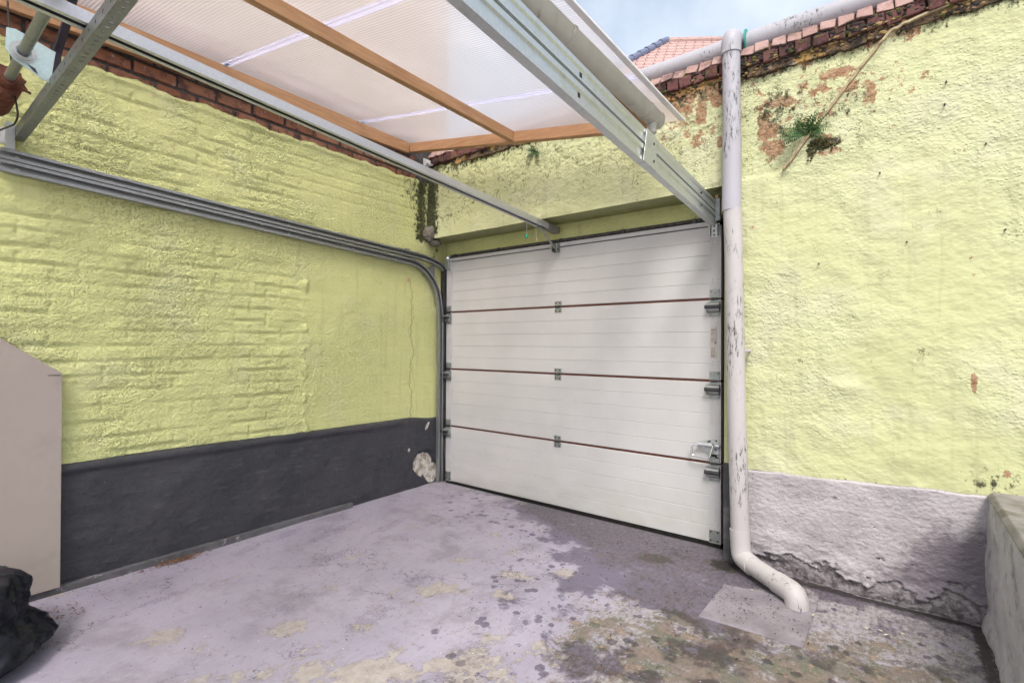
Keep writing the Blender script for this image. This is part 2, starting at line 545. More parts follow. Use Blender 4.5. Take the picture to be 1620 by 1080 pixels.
def timber_x():
    g = G('orange_brown_timber_cross'); p = g.pos()
    w = g.noise(g.scale(p, (1.2, 14, 14)), 5, 6, .6, .6)
    col = g.mix(w.step(.3, .7), (.38, .20, .10), (.49, .28, .15))
    col = g.mix(g.noise(p, 4, 3).step(.5, .8) * .4, col, (.33, .17, .08))
    return g.done(col, .6, 0, g.bump(w, .001), .35)


M_wood, M_woodx = timber(), timber_x()


def door_white():
    g = G('off_white_embossed_door_skin'); p = g.pos()
    n = g.noise(p, 2.5, 4)
    col = g.mix(n.step(.3, .7), (.57, .565, .56), (.62, .612, .605))
    z = g.xyz(p)[2]
    col = g.mix(z.step(.42, .0) * g.noise(g.scale(p, (1, 1, 2)), 5, 5).step(.3, .75) * .45, col, (.46, .43, .38))
    strk = g.noise(g.scale(p, (30, 1, .8)), 3, 5).step(.57, .72)
    col = g.mix(strk * .10, col, (.42, .38, .36))
    col = g.mix(g.voro(p, 9).step(.02, .012) * .7, col, (.10, .07, .05))
    h = g.noise(g.scale(p, (1, 1, 6)), 90, 3) + g.noise(p, 160, 2)
    return g.done(col, .42, 0, g.bump(h, .0007, .7), .45)


M_door = door_white()
M_cap = simple('pale_grey_end_cap', (.54, .53, .53), (.60, .59, .59), 12, .4, 0, 60, .0003)


def pvc(name, base, dirt, lo=.49):
    g = G(name); p = g.pos(); 
    n = g.noise(p, 3, 4)
    col = g.mix(n.step(.3, .7), base, tuple(c * .92 for c in base))
    k = g.noise(g.scale(p, (1.5, 1.5, .28)), 54, 6, .80).step(.52, .61) * g.noise(g.scale(p, (1, 1, .5)), 3.6, 4, .7).step(lo, lo + .09)
    col = g.mix(k * .9, col, dirt)
    return g.done(col, .5 + k * .3, 0, g.bump(g.noise(p, 50, 4) - k * .6, .0012), .4)


M_pipe = pvc('grey_white_painted_pipe', (.51, .485, .485), (.05, .05, .04))
M_pipe_old = pvc('mouldy_grey_pipe', (.46, .45, .49), (.045, .05, .03), .48)
M_gut = simple('beige_grey_gutter', (.44, .42, .38), (.50, .48, .43), 10, .45, 0, 40, .0006, grime=(.20, .19, .15))
M_mdf = simple('pale_fibreboard', (.40, .34, .30), (.44, .38, .335), 3, .75, 0, 220, .0006, grime=(.36, .305, .275), gsc=3, gth=(.48, .70))
M_edge = M_mdf
M_conc = simple('old_concrete', (.30, .29, .28), (.42, .40, .39), 8, .8, 0, 40, .004, grime=(.12, .11, .10))


def brick_mat(name, cols, frost=.5, dark=(.06, .04, .04), moss=0):
    g = G(name); p = g.pos(); r = g.rnd()
    n = g.noise(p, 16, 6, .65)
    col = g.mix(r, cols[0], cols[1])
    col = g.mix(n.step(.45, .7) * .6, col, cols[2])
    col = g.mix(g.noise(p, 30, 6, .7).step(.58, .70) * frost, col, (.52, .46, .42))
    col = g.mix(g.noise(p, 11, 6, .75).step(.48, .64) * .8, col, dark)
    if moss: col = g.mix(g.noise(p, 13, 6, .72).step(.56, .64) * moss, col, (.16, .16, .03))
    return g.done(col, .85, 0, g.bump(g.noise(p, 70, 6, .7), .004), .25)


M_brick = brick_mat('orange_red_facing_brick', ((.27, .115, .065), (.37, .19, .115), (.21, .085, .055)), .6)
M_cope = brick_mat('pink_sloped_coping_brick', ((.38, .24, .215), (.46, .31, .28), (.29, .17, .15)), .7, (.13, .08, .07), .5)
M_copd = brick_mat('dark_purple_mossy_brick', ((.10, .045, .045), (.20, .085, .075), (.055, .032, .036)), .25, (.02, .016, .016), .8)
M_mortar = simple('dark_mortar', (.06, .052, .05), (.11, .10, .095), 40, .9, 0, 60, .004)
g = G('crumbling_ochre_mortar'); p = g.pos(); nn_ = g.noise(p, 11, 7, .78)
col = g.mix(nn_.step(.44, .56), (.035, .028, .024), (.17, .115, .07))
col = g.mix(g.noise(p, 7, 6, .75).step(.52, .60), col, (.40, .25, .09))
col = g.mix(g.noise(p, 23, 6, .75).step(.58, .66) * .8, col, (.34, .32, .27))
M_mortarc = g.done(col, .9, 0, g.bump(g.noise(p, 45, 5, .7), .008), .2)
M_ochre = simple('ochre_bare_render', (.44, .21, .07), (.52, .31, .12), 8, .85, 0, 40, .004, grime=(.09, .055, .03), gsc=14)

# ------------------------------------------------------------------ ground and floor
M_ground = simple('grey_yard_concrete', (.26, .24, .25), (.34, .31, .32), 1.5, .8, 0, 20, .004, grime=(.14, .13, .12), gsc=.8)
gm = MB(); gm.add([(-300, -300, -.06), (300, -300, -.06), (300, 300, -.06), (-300, 300, -.06)], [(0, 1, 2, 3)])
struct('ground', gm, M_ground)


def floor_xyz(U, V):
    z = fbm(U * 1.3, V * 1.3, 3, 5) * .008 + fbm(U * 6, V * 6, 3, 9) * .0015
    z = z * sstep(0, .2, -V) - .035 * sstep(-.05, -.035, V) * (U < 2.42)
    z = z + .012 * sstep(-.10, -.15, V) * 0
    z = z - .0 * sstep(.25, .02, np.abs(V + .30)) * sstep(2.5, 2.8, U) * (V < -.2)
    return U, V, z


fu = np.concatenate([np.arange(-.02, 3.6, .014), np.arange(3.62, 5.6, .1)])
fv = np.concatenate([np.arange(-5.6, -3.2, .1), np.arange(-3.2, -.06, .014), np.arange(-.06, .2, .008)])
mb, FU, FV = relief(fu, fv, floor_xyz, lambda a, b: (a, b, np.full_like(a, -.055)))
floor = struct('yard_floor', mb, floor_mat(), smooth=True, recalc=False)
# dampness: outside the drip line of the canopy
bx = np.interp(FV, [-5, -2.6, -2.0, -1.6, -1.25, -.9, -.5, -.25, 0], [2.5, 2.3, 2.08, 1.93, 1.86, 1.82, 1.50, .95, .70])
wet = np.clip(.45 + (FU - bx) * 1.3, 0, .85)
wet = np.where(FU < bx, np.clip(.45 + (FU - bx) * .9, 0, 1), wet)
wet -= .75 * np.clip(blob(FU, FV, 2.30, -1.12, .40, .32), 0, 1)
wet -= .55 * sstep(-1.0, -1.9, FV) * (FU > bx)
wet -= .5 * sstep(2.5, 2.9, FU)
wet += .5 * np.clip(blob(FU, FV, 2.9, -.27, 1.0, .14), 0, 1)
wet = np.maximum(wet, .30 * sstep(-.9, -.3, FV) * sstep(.2, .7, FU))
wet = np.clip(wet, 0, 1)
peel = np.full_like(FU, .02)
for cx, cy, rx, ry, ro, k in [(1.15, -2.10, .16, .07, .9, .75), (.78, -1.46, .10, .04, .9, .6), (1.44, -1.43, .17, .07, .7, .9), (1.30, -1.10, .12, .06, .8, .6),
                              (1.76, -1.28, .07, .06, 0, 1.0), (1.66, -1.06, .12, .05, .2, .8), (1.62, -2.05, .26, .14, .4, .95), (1.98, -1.80, .24, .12, .2, 1.0),
                              (1.45, -2.2, .3, .1, .8, .6), (1.0, -1.0, .14, .05, .9, .55), (.72, -.9, .1, .05, 1, .5), (1.38, -1.78, .09, .12, .5, .5), (1.82, -.90, .05, .05, 0, .9),
                              (.95, -1.75, .1, .05, .8, .5), (1.92, -.58, .12, .07, .3, .7), (2.2, -1.55, .3, .1, .1, .75), (.85, -2.4, .15, .06, .9, .5), (1.2, -.75, .1, .05, .6, .4)]:
    peel = np.maximum(peel, k * np.clip(blob(FU, FV, cx, cy, rx * 1.5, ry * 1.5, ro) * 1.3, 0, 1))
dirt = .70 * sstep(bx + .0, bx + .4, FU) + .42 * sstep(-.60, -.05, FV)
dirt -= .35 * np.clip(blob(FU, FV, 2.05, -.85, .35, .35), 0, 1)
alg = np.clip(.75 * blob(FU, FV, 2.75, -1.25, .8, .45) + .3, 0, 1) * (FU > 2.0) + .5 * np.clip(blob(FU, FV, 3.2, -.75, .55, .5), 0, 1)
alg = np.maximum(alg, .75 * np.clip(blob(FU, FV, 2.12, -.42, .22, .12) * 1.4, 0, 1))
alg = np.maximum(alg, .6 * np.clip(blob(FU, FV, 2.4, -.3, .4, .12) * 1.4, 0, 1))
tyre = np.zeros_like(FU)
for cx, cy, rx, ry, ro in [(1.38, -1.80, .07, .16, .3), (1.27, -1.42, .06, .12, .3), (.70, -1.56, .06, .14, .3), (1.91, -1.72, .08, .13, .3), (1.92, -1.42, .05, .1, .3), (.16, -1.55, .05, .2, .2), (.35, -1.3, .06, .25, .2), (.55, -1.0, .05, .2, .2), (.48, -2.3, .04, .09, 0), (1.02, -2.0, .05, .08, 0)]:
    tyre = np.maximum(tyre, .95 * np.clip(blob(FU, FV, cx, cy, rx * 1.4, ry * 1.4, ro) * 1.6, 0, 1))
seam = np.clip(1.2 - np.abs(FV + .045) / .03, 0, 1) * sstep(.1, 1.2, FU) * (FU < 2.45) * .8
seam = np.maximum(seam, .75 * np.clip(1 - np.abs(FV + .24) / .09, 0, 1) * (FU > 2.42))
seam = np.maximum(seam, .7 * np.clip(1 - np.abs(FU - 3.49) / .08, 0, 1) * (FV < -.2))
seam = np.maximum(seam, .7 * np.clip(blob(FU, FV, 2.46, -.27, .14, .12) * 1.4, 0, 1))
seam = np.maximum(seam, .45 * np.clip(1 - FU / .02, 0, 1))
set_mask(floor, 'mask', np.stack([wet, np.clip(peel, 0, 1), np.clip(dirt, 0, 1)], -1))
set_mask(floor, 'mask2', np.stack([np.clip(alg, 0, 1), tyre, np.clip(seam, 0, 1)], -1))

# ------------------------------------------------------------------ house wall (left)
hw = thing('house_wall', (0, -2, 0), 'long yellow-green painted brick house wall with charcoal plinth', 'wall')


def left_xyz(U, V):   # U = y, V = z
    y, z = U, V
    lump = .16 + .84 * sstep(-1.22, -1.46, y + fbm(z * 2.5, z * 0 + 3, 3, 6) * .10 + fbm(y * 9, z * 9, 2, 16) * .04)
    wz = z + fbm(y * .9, z * 1.1, 3, 3) * .022 + fbm(y * 5, z * 6, 3, 4) * .009
    ph = (wz / .0765) % 1.0
    row = np.floor(wz / .0765)
    yb_ = (y + (row % 2) * .105 + fbm(y * 3, z * 3, 2, 7) * .02) / .21
    py = np.abs((yb_ % 1.0) - .5)                                   # .5 at the upright joints
    msk = sstep(-.26, .26, fbm(y * 3.4, z * 6, 3, 8))
    msk2 = sstep(-.22, .26, fbm(y * 5.5 + 40, z * 12, 3, 9))
    step_ = (_hash(row, np.floor(yb_), 5) / 65536.0 - .5)
    amp = lump * (.30 + .70 * msk) * (.45 + .55 * msk2)
    d = -np.exp(-((ph - .42) / .12) ** 2) * .0115 * amp + np.exp(-((ph - .66) / .15) ** 2) * .0035 * amp
    d -= np.exp(-((py - .5) / .04) ** 2) * .008 * lump * (.3 + .7 * msk) * (np.abs(ph - .42) > .1)
    d += lump * step_ * .007 * sstep(.5, .42, py) * np.exp(-((ph + .08) % 1.0 - .5) ** 2 / .12)
    d += lump * (fbm(y * 2.2, z * 4.0, 3, 11) * .013 + fbm(y * 9, z * 12, 3, 15) * .0045 + fbm(y * 34, z * 40, 3, 14) * .0022)
    d += (1 - lump) * (fbm(y * 5, z * 5, 4, 12) * .007 + fbm(y * 18, z * 18, 3, 13) * .0022)
    # thin brick joints near the top of the smooth field
    top = (1 - lump) * sstep(2.1, 2.3, z)
    d += top * (-np.exp(-((ph - .42) / .08) ** 2) * .005)
    # ragged ridge where the two coats meet
    rid = np.exp(-((y + 1.315 + fbm(z * 6, z * 0 + 2, 3, 21) * .05) / .018) ** 2) * sstep(-.2, .3, fbm(z * 7, y * 9, 3, 22)) * (z < 1.75)
    d += rid * .016
    # small boss
    d += .012 * np.exp(-(((y + 2.32) / .05) ** 2 + ((z - 1.66) / .045) ** 2) ** 2)
    # render edge under the bricks rolls over
    d += .012 * np.exp(-((z - 2.565) / .02) ** 2)
    d = np.where(z < .545, -.012, d)
    zt = z + (z > 2.55) * (z - 2.55) * (fbm(y * 5, y * 0, 4, 31) * 1.0)
    return d, y, zt


lu = np.concatenate([np.arange(-5.6, -3.3, .1), np.arange(-3.3, .0, .0085), [0.04]])
lv = np.concatenate([[0, .2, .4], np.arange(.5, 2.592, .0085)])
mb, LU, LV = relief(lu, lv, left_xyz, lambda a, b: (np.full_like(a, -.25), a, b))
coat = mesh_obj('render_coat', mb, M_left, hw, smooth=True, recalc=False)
bare = np.zeros_like(LU)
bare = np.maximum(bare, .95 * np.clip(blob(LU, LV, -.40, 1.735, .028, .035) * 1.6, 0, 1))
gro = .95 * np.clip(1 - np.abs(LU + .27) / .13, 0, 1) * sstep(2.0, 2.12, LV)
gro = np.maximum(gro, .55 * np.clip(1 - np.abs(LU + .35) / .3, 0, 1) * sstep(2.1, 2.45, LV))
gro = np.maximum(gro, .5 * np.clip(1 - np.abs(LU + .1) / .12, 0, 1) * sstep(1.85, 2.0, LV))
crk = np.clip(1 - segd(LU, LV, [(-.42, 1.72), (-.40, 1.55), (-.36, 1.30), (-.37, .9), (-.36, .6)]) / .09, 0, 1) * .9
crk = np.maximum(crk, .5 * sstep(2.2, 2.4, LV) * sstep(-1.2, -.9, LU))
set_mask(coat, 'mask', np.stack([bare, gro, crk], -1))

# plinth


def pl_xyz(U, V):
    y, z = U, V
    top = .615 - .02 * sstep(-2.6, -.5, y) - .03 * sstep(-.44, -.1, y)
    zz = z * top
    d = .014 + fbm(y * 3, zz * 4, 4, 41) * .010 + fbm(y * 14, zz * 14, 3, 42) * .0025
    d += .014 * np.exp(-((zz - top + .030) / .022) ** 4) * sstep(.1, -.5, y) * sstep(-.40, -.46, y)
    wp = np.maximum(blob(y, zz, -.24, .19, .13, .13), blob(y, zz, -.14, .10, .10, .11)) + fbm(y * 14, zz * 14, 4, 44) * .3
    d -= .014 * sstep(.12, .2, wp)
    d *= sstep(1.0, .985, z)
    return d, y, zz


pu = np.concatenate([np.arange(-5.6, -3.3, .1), np.arange(-3.3, -.0, .0085)])
mb, PU, PV = relief(pu, np.concatenate([np.linspace(0, .97, 62), np.linspace(.975, 1, 5)]), pl_xyz, lambda a, b: (np.full_like(a, -.04), a, b * .6))
pl = mesh_obj('plinth', mb, plinth_dark(), hw, smooth=True, recalc=False)
zz = PV * .6
bare = np.clip(np.maximum(blob(PU, zz, -.24, .19, .13, .13), blob(PU, zz, -.14, .10, .10, .11)) * 2.2, 0, 1)
bare = np.maximum(bare, .9 * np.clip(blob(PU, zz, -.20, .53, .02, .06, -.5) * 2, 0, 1))
bare = np.maximum(bare, .8 * np.clip(blob(PU, zz, -.40, .33, .015, .025) * 2, 0, 1))
set_mask(pl, 'mask', np.stack([bare, bare * 0, bare * 0], -1))
kb = MB().box(.0, .042, -5.6, -.95, -.02, .034)
M_kerb = simple('worn_grey_skirting', (.085, .083, .088), (.14, .135, .14), 14, .7, 0, 50, .003, grime=(.34, .31, .34), gsc=22, gth=(.58, .66))
mesh_obj('skirting_strip', kb, M_kerb, hw, bevel=.004)
# brickwork above the render, brick by brick; above the canopy it goes on as painted masonry
mesh_obj('brick_backing', MB().box(-.25, -.016, -5.6, .04, 2.57, 3.0), M_mortar, hw)
bm_ = []
for k in range(5):
    r = random.Random(k); m_ = MB(); L, H, D = .192, .057, .10
    m_.box(-D, 0, -L / 2, L / 2, -H / 2, H / 2)
    m_.v = [(x + r.uniform(-.003, .002), y + r.uniform(-.004, .004), z + r.uniform(-.003, .003)) for x, y, z in m_.v]
    o = mesh_obj('brick', m_, M_brick, None, bevel=.004); bm_.append(o.data)
    bpy.data.objects.remove(o)


def brick(parent, datas, loc, rot=(0, 0, 0), sc=(1, 1, 1), name='brick', bev=.005):
    o = bpy.data.objects.new(name, random.choice(datas)); COL.objects.link(o)
    o.parent = parent; o.location = Vector(loc) - Vector(parent['_b']); o.rotation_euler = rot; o.scale = sc
    b = o.modifiers.new('b', 'BEVEL'); b.width = bev; b.segments = 2
    return o


for c in range(3):
    z = 2.597 + c * .0755
    y = -3.35 + (c % 2) * .105
    while y < -.36:
        brick(hw, bm_, (random.uniform(-.006, .004), y, z + random.uniform(-.002, .002)), (random.uniform(-.008, .008), 0, random.uniform(-.01, .01)))
        y += .2085
mesh_obj('upper_masonry', MB().box(-.27, -.004, -5.6, .04, 3.0, 6.4), simple('beige_weathered_masonry', (.50, .41, .34), (.57, .48, .40), 3, .85, 0, 30, .004, grime=(.30, .24, .20), gsc=2), hw)
mesh_obj('flashing_band', MB().box(-.01, .012, -5.6, .04, 2.925, 3.01), simple('purple_lead_flashing', (.20, .11, .12), (.26, .15, .16), 8, .6), hw)

# ------------------------------------------------------------------ boundary wall with lintel (straight ahead and right)
bw = thing('boundary_wall', (3, 0, 0), 'rough pale yellow yard wall with peeling patches around the garage door', 'wall')
YW = -.20


def right_d(x, z):
    d = fbm(x * 2.2, z * 2.6, 3, 51) * .016 + fbm(x * 9, z * 11, 3, 52) * .0060 + fbm(x * 30, z * 42, 3, 53) * .0026
    # older coat above the strip is a little recessed and cracked
    strip = np.interp(x, [2.44, 2.70, 2.74, 3.18, 3.46, 5], [2.12, 2.12, 2.136, 2.686, 2.735, 2.80])
    d -= .012 * sstep(strip - .01, strip + .02, z) * (x > 2.45)
    d += .013 * np.exp(-(segd(x, z + .008, [(2.75, 2.13), (3.19, 2.69), (3.46, 2.742), (4.6, 2.81)]) / .016) ** 2)
    d += .012 * np.exp(-(((x - 3.02) / .06) ** 2 + ((z - 1.0) / .03) ** 2))
    return d


def right_xyz(U, V):
    x, z = U, V
    d = right_d(x, z)
    d = d * sstep(2.44, 2.47, x)
    d = np.where(z < .51 + .037 * (x - 2.6), -.016, d)
    return x, YW - d, z


ru = np.concatenate([np.arange(2.442, 4.1, .008), np.arange(4.15, 6.2, .1)])
rv = np.concatenate([[0, .2, .4], np.arange(.48, 2.72, .008)])
mb, RU, RV = relief(ru, rv, right_xyz, lambda a, b: (a, np.full_like(a, .18), b))
mb.f = [f for f in mb.f]
rc = mesh_obj('render_coat', mb, M_right, bw, smooth=True, recalc=False)
bare = np.zeros_like(RU)
for cx, cy, rx, ry, k in [(2.633, 2.43, .05, .05, .8), (2.66, 2.36, .07, .06, 1.0), (2.74, 2.50, .06, .04, .9), (2.97, 2.575, .08, .03, .85), (3.12, 2.43, .03, .05, .8), (2.68, 2.27, .08, .05, .95), (2.66, 2.22, .06, .04, .5), (2.92, 2.25, .05, .03, .7),
                          (3.48, 1.045, .012, .05, .95), (2.71, 1.713, .02, .015, .9), (3.20, 2.24, .02, .015, .8), (3.235, 2.22, .012, .015, .6), (3.58, .66, .02, .02, .7), (3.50, .60, .02, .02, .6), (2.95, 2.18, .1, .02, .55)]:
    bare = np.maximum(bare, k * np.clip(blob(RU, RV, cx, cy, rx * 1.4, ry * 1.4) * 1.7, 0, 1))
bare = np.maximum(bare, .56 * np.clip(blob(RU, RV, 2.72, 2.44, .34, .30) * 1.6, 0, 1))
bare = np.maximum(bare, .44 * np.clip(blob(RU, RV, 3.05, 2.48, .38, .22) * 1.6, 0, 1))
tops = np.clip((RV - 2.60) / .07, 0, 1) * .95 * (RU < 3.3) * (.6 + .8 * fbm(RU * 6, RV * 4, 3, 61))
bare = np.maximum(bare, tops)
gro = .8 * np.clip(blob(RU, RV, 2.93, 2.225, .11, .05) * 1.6, 0, 1)
gro = np.maximum(gro, .66 * np.clip((RV - 2.58) / .11, 0, 1))
gro = np.maximum(gro, .50 * np.clip(blob(RU, RV, 2.70, 2.45, .28, .26) * 1.4, 0, 1))
gro = np.maximum(gro, .40 * np.clip(blob(RU, RV, 3.0, 2.4, .35, .2) * 1.4, 0, 1))
gro = np.maximum(gro, .50 * np.clip(blob(RU, RV, 3.55, .62, .2, .12) * 1.3, 0, 1))
gro = np.maximum(gro, .33 * np.clip(1 - (RV - .53 - .037 * (RU - 2.6)) / .03, 0, 1))
crk = np.maximum(.85 * sstep(2.1, 2.2, RV) * sstep(3.3, 2.9, RU), .25)
set_mask(rc, 'mask', np.stack([bare, gro, crk], -1))
# lintel over the door


def lin_xyz(U, V):
    x, z = U, V
    d = fbm(x * 2.2, z * 2.6, 3, 51) * .014 + fbm(x * 9, z * 11, 3, 52) * .006 + fbm(x * 26, z * 38, 3, 53) * .0042
    e = fbm(x * 6, z * 9, 4, 57)
    d -= .008 * sstep(.02, .0, np.abs(e) - .02) * sstep(2.3, 2.5, z)
    d *= sstep(2.105, 2.125, z)
    return x, YW - .004 - d, z


mb, XU, XV = relief(np.arange(.0, 2.4415, .008), np.arange(2.105, 2.72, .008), lin_xyz, lambda a, b: (a, np.full_like(a, .18), b))
li = mesh_obj('lintel', mb, M_right, bw, smooth=True, recalc=False)
bare = np.zeros_like(XU)
for cx, cy, rx, ry, k in [(2.315, 2.55, .035, .08, 1.0), (2.13, 2.66, .09, .05, 1.0), (2.30, 2.67, .13, .05, 1.0), (2.40, 2.62, .05, .07, .9), (2.28, 2.38, .05, .025, .6), (2.42, 2.36, .02, .04, .9)]:
    bare = np.maximum(bare, k * np.clip(blob(XU, XV, cx, cy, rx * 1.3, ry * 1.3) * 2.2, 0, 1))
gro = .98 * np.clip(1 - XU / .20, 0, 1) * 1.6 * sstep(2.08, 2.15, XV)
gro = np.maximum(gro, .62 * sstep(2.52, 2.70, XV) * sstep(1.1, .3, XU))
gro = np.maximum(gro, (.60 + .25 * fbm(XU * 14, XV * .8, 3, 99)) * sstep(2.50, 2.70, XV))
gro = np.maximum(gro, .27 * sstep(2.25, 2.4, XV))
bare = np.maximum(bare, .75 * np.clip(blob(XU, XV, 2.22, 2.66, .30, .13) * 1.8, 0, 1))
bare = np.maximum(bare, .45 * np.clip(blob(XU, XV, 2.2, 2.5, .35, .2) * 1.6, 0, 1))
gro = np.maximum(gro, .5 * np.clip(1 - segd(XU, XV, [(.05, 2.25), (.35, 2.28), (.6, 2.36)]) / .05, 0, 1))
crk = .62 + .3 * sstep(2.3, 2.5, XV) - .4 * sstep(2.3, 2.15, XV)
set_mask(li, 'mask', np.stack([bare, np.clip(gro, 0, 1), np.clip(crk, 0, 1)], -1))
# soffit step and inner lintel face behind the door head
lo = mesh_obj('lintel_step', MB().box(.02, 2.44, .015, .17, 1.985, 2.108), M_left, bw, bevel=.006)
lo2 = mesh_obj('crumbled_edge', MB().box(.08, 2.42, .008, .10, 1.974, 1.994), M_mortar, bw)
mesh_obj('door_surround', MB().box(-.02, 2.50, .09, .17, -.04, 2.0), M_mortar, bw)
# jamb pieces beside the door: yellow above, dark below
mesh_obj('jamb_plinth', MB().box(2.4385, 2.535, -.2045, .02, -.04, .545), simple('charcoal_jamb_paint', (.05, .05, .056), (.085, .082, .088), 8, .55, 0, 30, .006, grime=(.16, .15, .15)), bw, bevel=.004)


# lower band of flaking mauve-grey paint
def band_xyz(U, V):
    x, s = U, V
    top = .527 + .037 * (x - 2.6) + fbm(x * 5, x * 0, 3, 71) * .012
    z = s * top
    d = right_d(x, z) * .55 + .004
    fl = flake(x, z)
    d = d + .0085 * sstep(-.03, .03, fl) + .012 * np.exp(-(fl / .05) ** 2) * (fl > 0) * sstep(.2, .05, z)
    d += .05 * sstep(.14, .0, z) * 0 + .022 * sstep(.20, .05, z) * sstep(2.9, 3.1, x)
    d += fbm(x * 7, z * 12, 4, 75) * .02 * sstep(.3, .08, z) + fbm(x * 42, z * 55, 2, 76) * .0026
    d *= sstep(1.0, .985, s)
    return x, YW - .002 - d, z


def flake(x, z):
    edge = .085 + .05 * fbm(x * 2.5, x * 0 + 1, 3, 72)
    main = (z - edge) * 3 + fbm(x * 6, z * 9, 5, 73) * .55
    isl = .30 - fbm(x * 10, z * 17, 5, 79) + np.maximum(z - .12, -.05) * .9
    return np.minimum(main, isl * 1.2)


bu_ = np.concatenate([np.arange(2.528, 3.58, .0065), np.arange(3.6, 6.2, .1)])
mb, BU, BV = relief(bu_, np.concatenate([np.linspace(0, .97, 84), np.linspace(.975, 1, 5)]), band_xyz, lambda a, b: (a, np.full_like(a, YW + .05), b * .53))
bd = mesh_obj('flaking_base_band', mb, plinth_grey(), bw, smooth=True, recalc=False)
zz = BV * .54
fl = flake(BU, zz)
dirt_ = .55 * sstep(.30, .02, zz) + .75 * sstep(3.05, 3.4, BU) * sstep(.56, .25, zz) + .2 * sstep(.46, .54, zz)
dkl = .35 * np.exp(-((fl + .05) / .06) ** 2) * sstep(.3, .1, zz)
set_mask(bd, 'mask', np.stack([1 - sstep(-.04, .04, fl), np.clip(dirt_, 0, 1), np.clip(dkl, 0, 1)], -1))

# diagonal strip
sp = [(2.74, 2.130), (2.83, 2.243), (2.93, 2.372), (3.03, 2.50), (3.12, 2.612), (3.19, 2.690), (3.26, 2.712), (3.46, 2.742), (3.8, 2.775), (4.6, 2.81)]
sp = [(float(a), float(b_)) for a, b_ in zip(np.interp(np.linspace(0, 1, 60), np.linspace(0, 1, len(sp)), [q[0] for q in sp]), np.interp(np.linspace(0, 1, 60), np.linspace(0, 1, len(sp)), [q[1] for q in sp]))]
r = random.Random(8); sp = [(a + r.uniform(-.002, .002), b_ + r.uniform(-.003, .003)) for a, b_ in sp]
m_ = MB().sweep([(-.027, -.007), (.012, -.010), (.010, .007), (-.026, .004)], [(x, YW, z) for x, z in sp], side=(0, 1, 0))
mesh_obj('drip_strip', m_, simple('rusty_tan_strip', (.30, .20, .13), (.52, .46, .25), 16, .7, 0, 40, .004, grime=(.16, .10, .07), gsc=18), bw)
# ragged ochre render edge under the coping
for k, (x0, x1, z0) in enumerate([(2.02, 2.43, 2.70), (2.56, 3.1, 2.69), (3.1, 3.6, 2.70), (.3, 2.0, 2.70), (3.6, 4.5, 2.70)]):
    xs_ = np.arange(x0, x1, .009); zs_ = z0 - .018 + .030 * fbm(xs_ * 9, xs_ * 0 + k, 5, 66, .7)
    poly = [(float(a), float(b_)) for a, b_ in zip(xs_, zs_)] + [(x1, 2.735), (x0, 2.735)]
    m_ = MB().prism(poly, (YW - .006 - .003 * k, YW + .08), lambda a, b, d: (a, d, b))
    mesh_obj('bare_render_edge', m_, M_mortarc if k != 0 else M_ochre, bw, bevel=.003)
# coping: dark course below, sloped pink course above
mesh_obj('coping_bed', MB().prism([(YW + .004, 2.715), (YW + .004, 2.786), (YW + .026, 2.842), (.2, 2.855), (.2, 2.715)], (0., 6.2), lambda a, b, d: (d, a, b)), M_mortarc, bw)
dk, pk = [], []
for k in range(5):
    r = random.Random(k + 40)
    m_ = MB().box(-.0345, .0345, -.02, .12, -.029, .030); m_.v = [(x + r.uniform(-.006, .006), y + r.uniform(-.008, .006), z + r.uniform(-.008, .006)) for x, y, z in m_.v]
    o = mesh_obj('coping_brick', m_, M_copd, None); dk.append(o.data); bpy.data.objects.remove(o)
    m_ = MB().prism([(-.035, -.030), (.012, .034), (.14, .045), (.14, -.030)], (-.033, .033), lambda a, b, d: (d, a, b))
    m_.v = [(x + r.uniform(-.005, .005), y + r.uniform(-.006, .006), z + r.uniform(-.006, .005)) for x, y, z in m_.v]
    o = mesh_obj('coping_brick', m_, M_cope, None); pk.append(o.data); bpy.data.objects.remove(o)
x = .04
while x < 4.6:
    brick(bw, dk, (x + random.uniform(-.002, .002), YW - .008 + random.uniform(-.010, .006), 2.757 + random.uniform(-.005, .004)), (random.uniform(-.06, .06), random.uniform(-.05, .05), random.uniform(-.06, .06)), name='coping_brick', bev=.006)
    brick(bw, pk, (x + .03 + random.uniform(-.003, .003), YW - .004 + random.uniform(-.005, .005), 2.818 + random.uniform(-.003, .003)), (0, random.uniform(-.03, .03), random.uniform(-.03, .03)), name='coping_brick', bev=.005)
    x += .0755
ico_b = __import__('bmesh').new(); __import__('bmesh').ops.create_icosphere(ico_b, subdivisions=1, radius=1)
ICO = np.array([v.co[:] for v in ico_b.verts]); ICF = [tuple(v.index for v in f.verts) for f in ico_b.faces]; ico_b.free()
r = random.Random(77)
M_crumb = [simple('black_lichen_crumb', (.022, .018, .017), (.06, .05, .045), 40, .95, 0, 90, .005), simple('olive_moss_crumb', (.07, .075, .018), (.14, .13, .03), 40, .95, 0, 90, .005), simple('ochre_mortar_crumb', (.30, .19, .07), (.40, .28, .13), 40, .95, 0, 90, .005)]
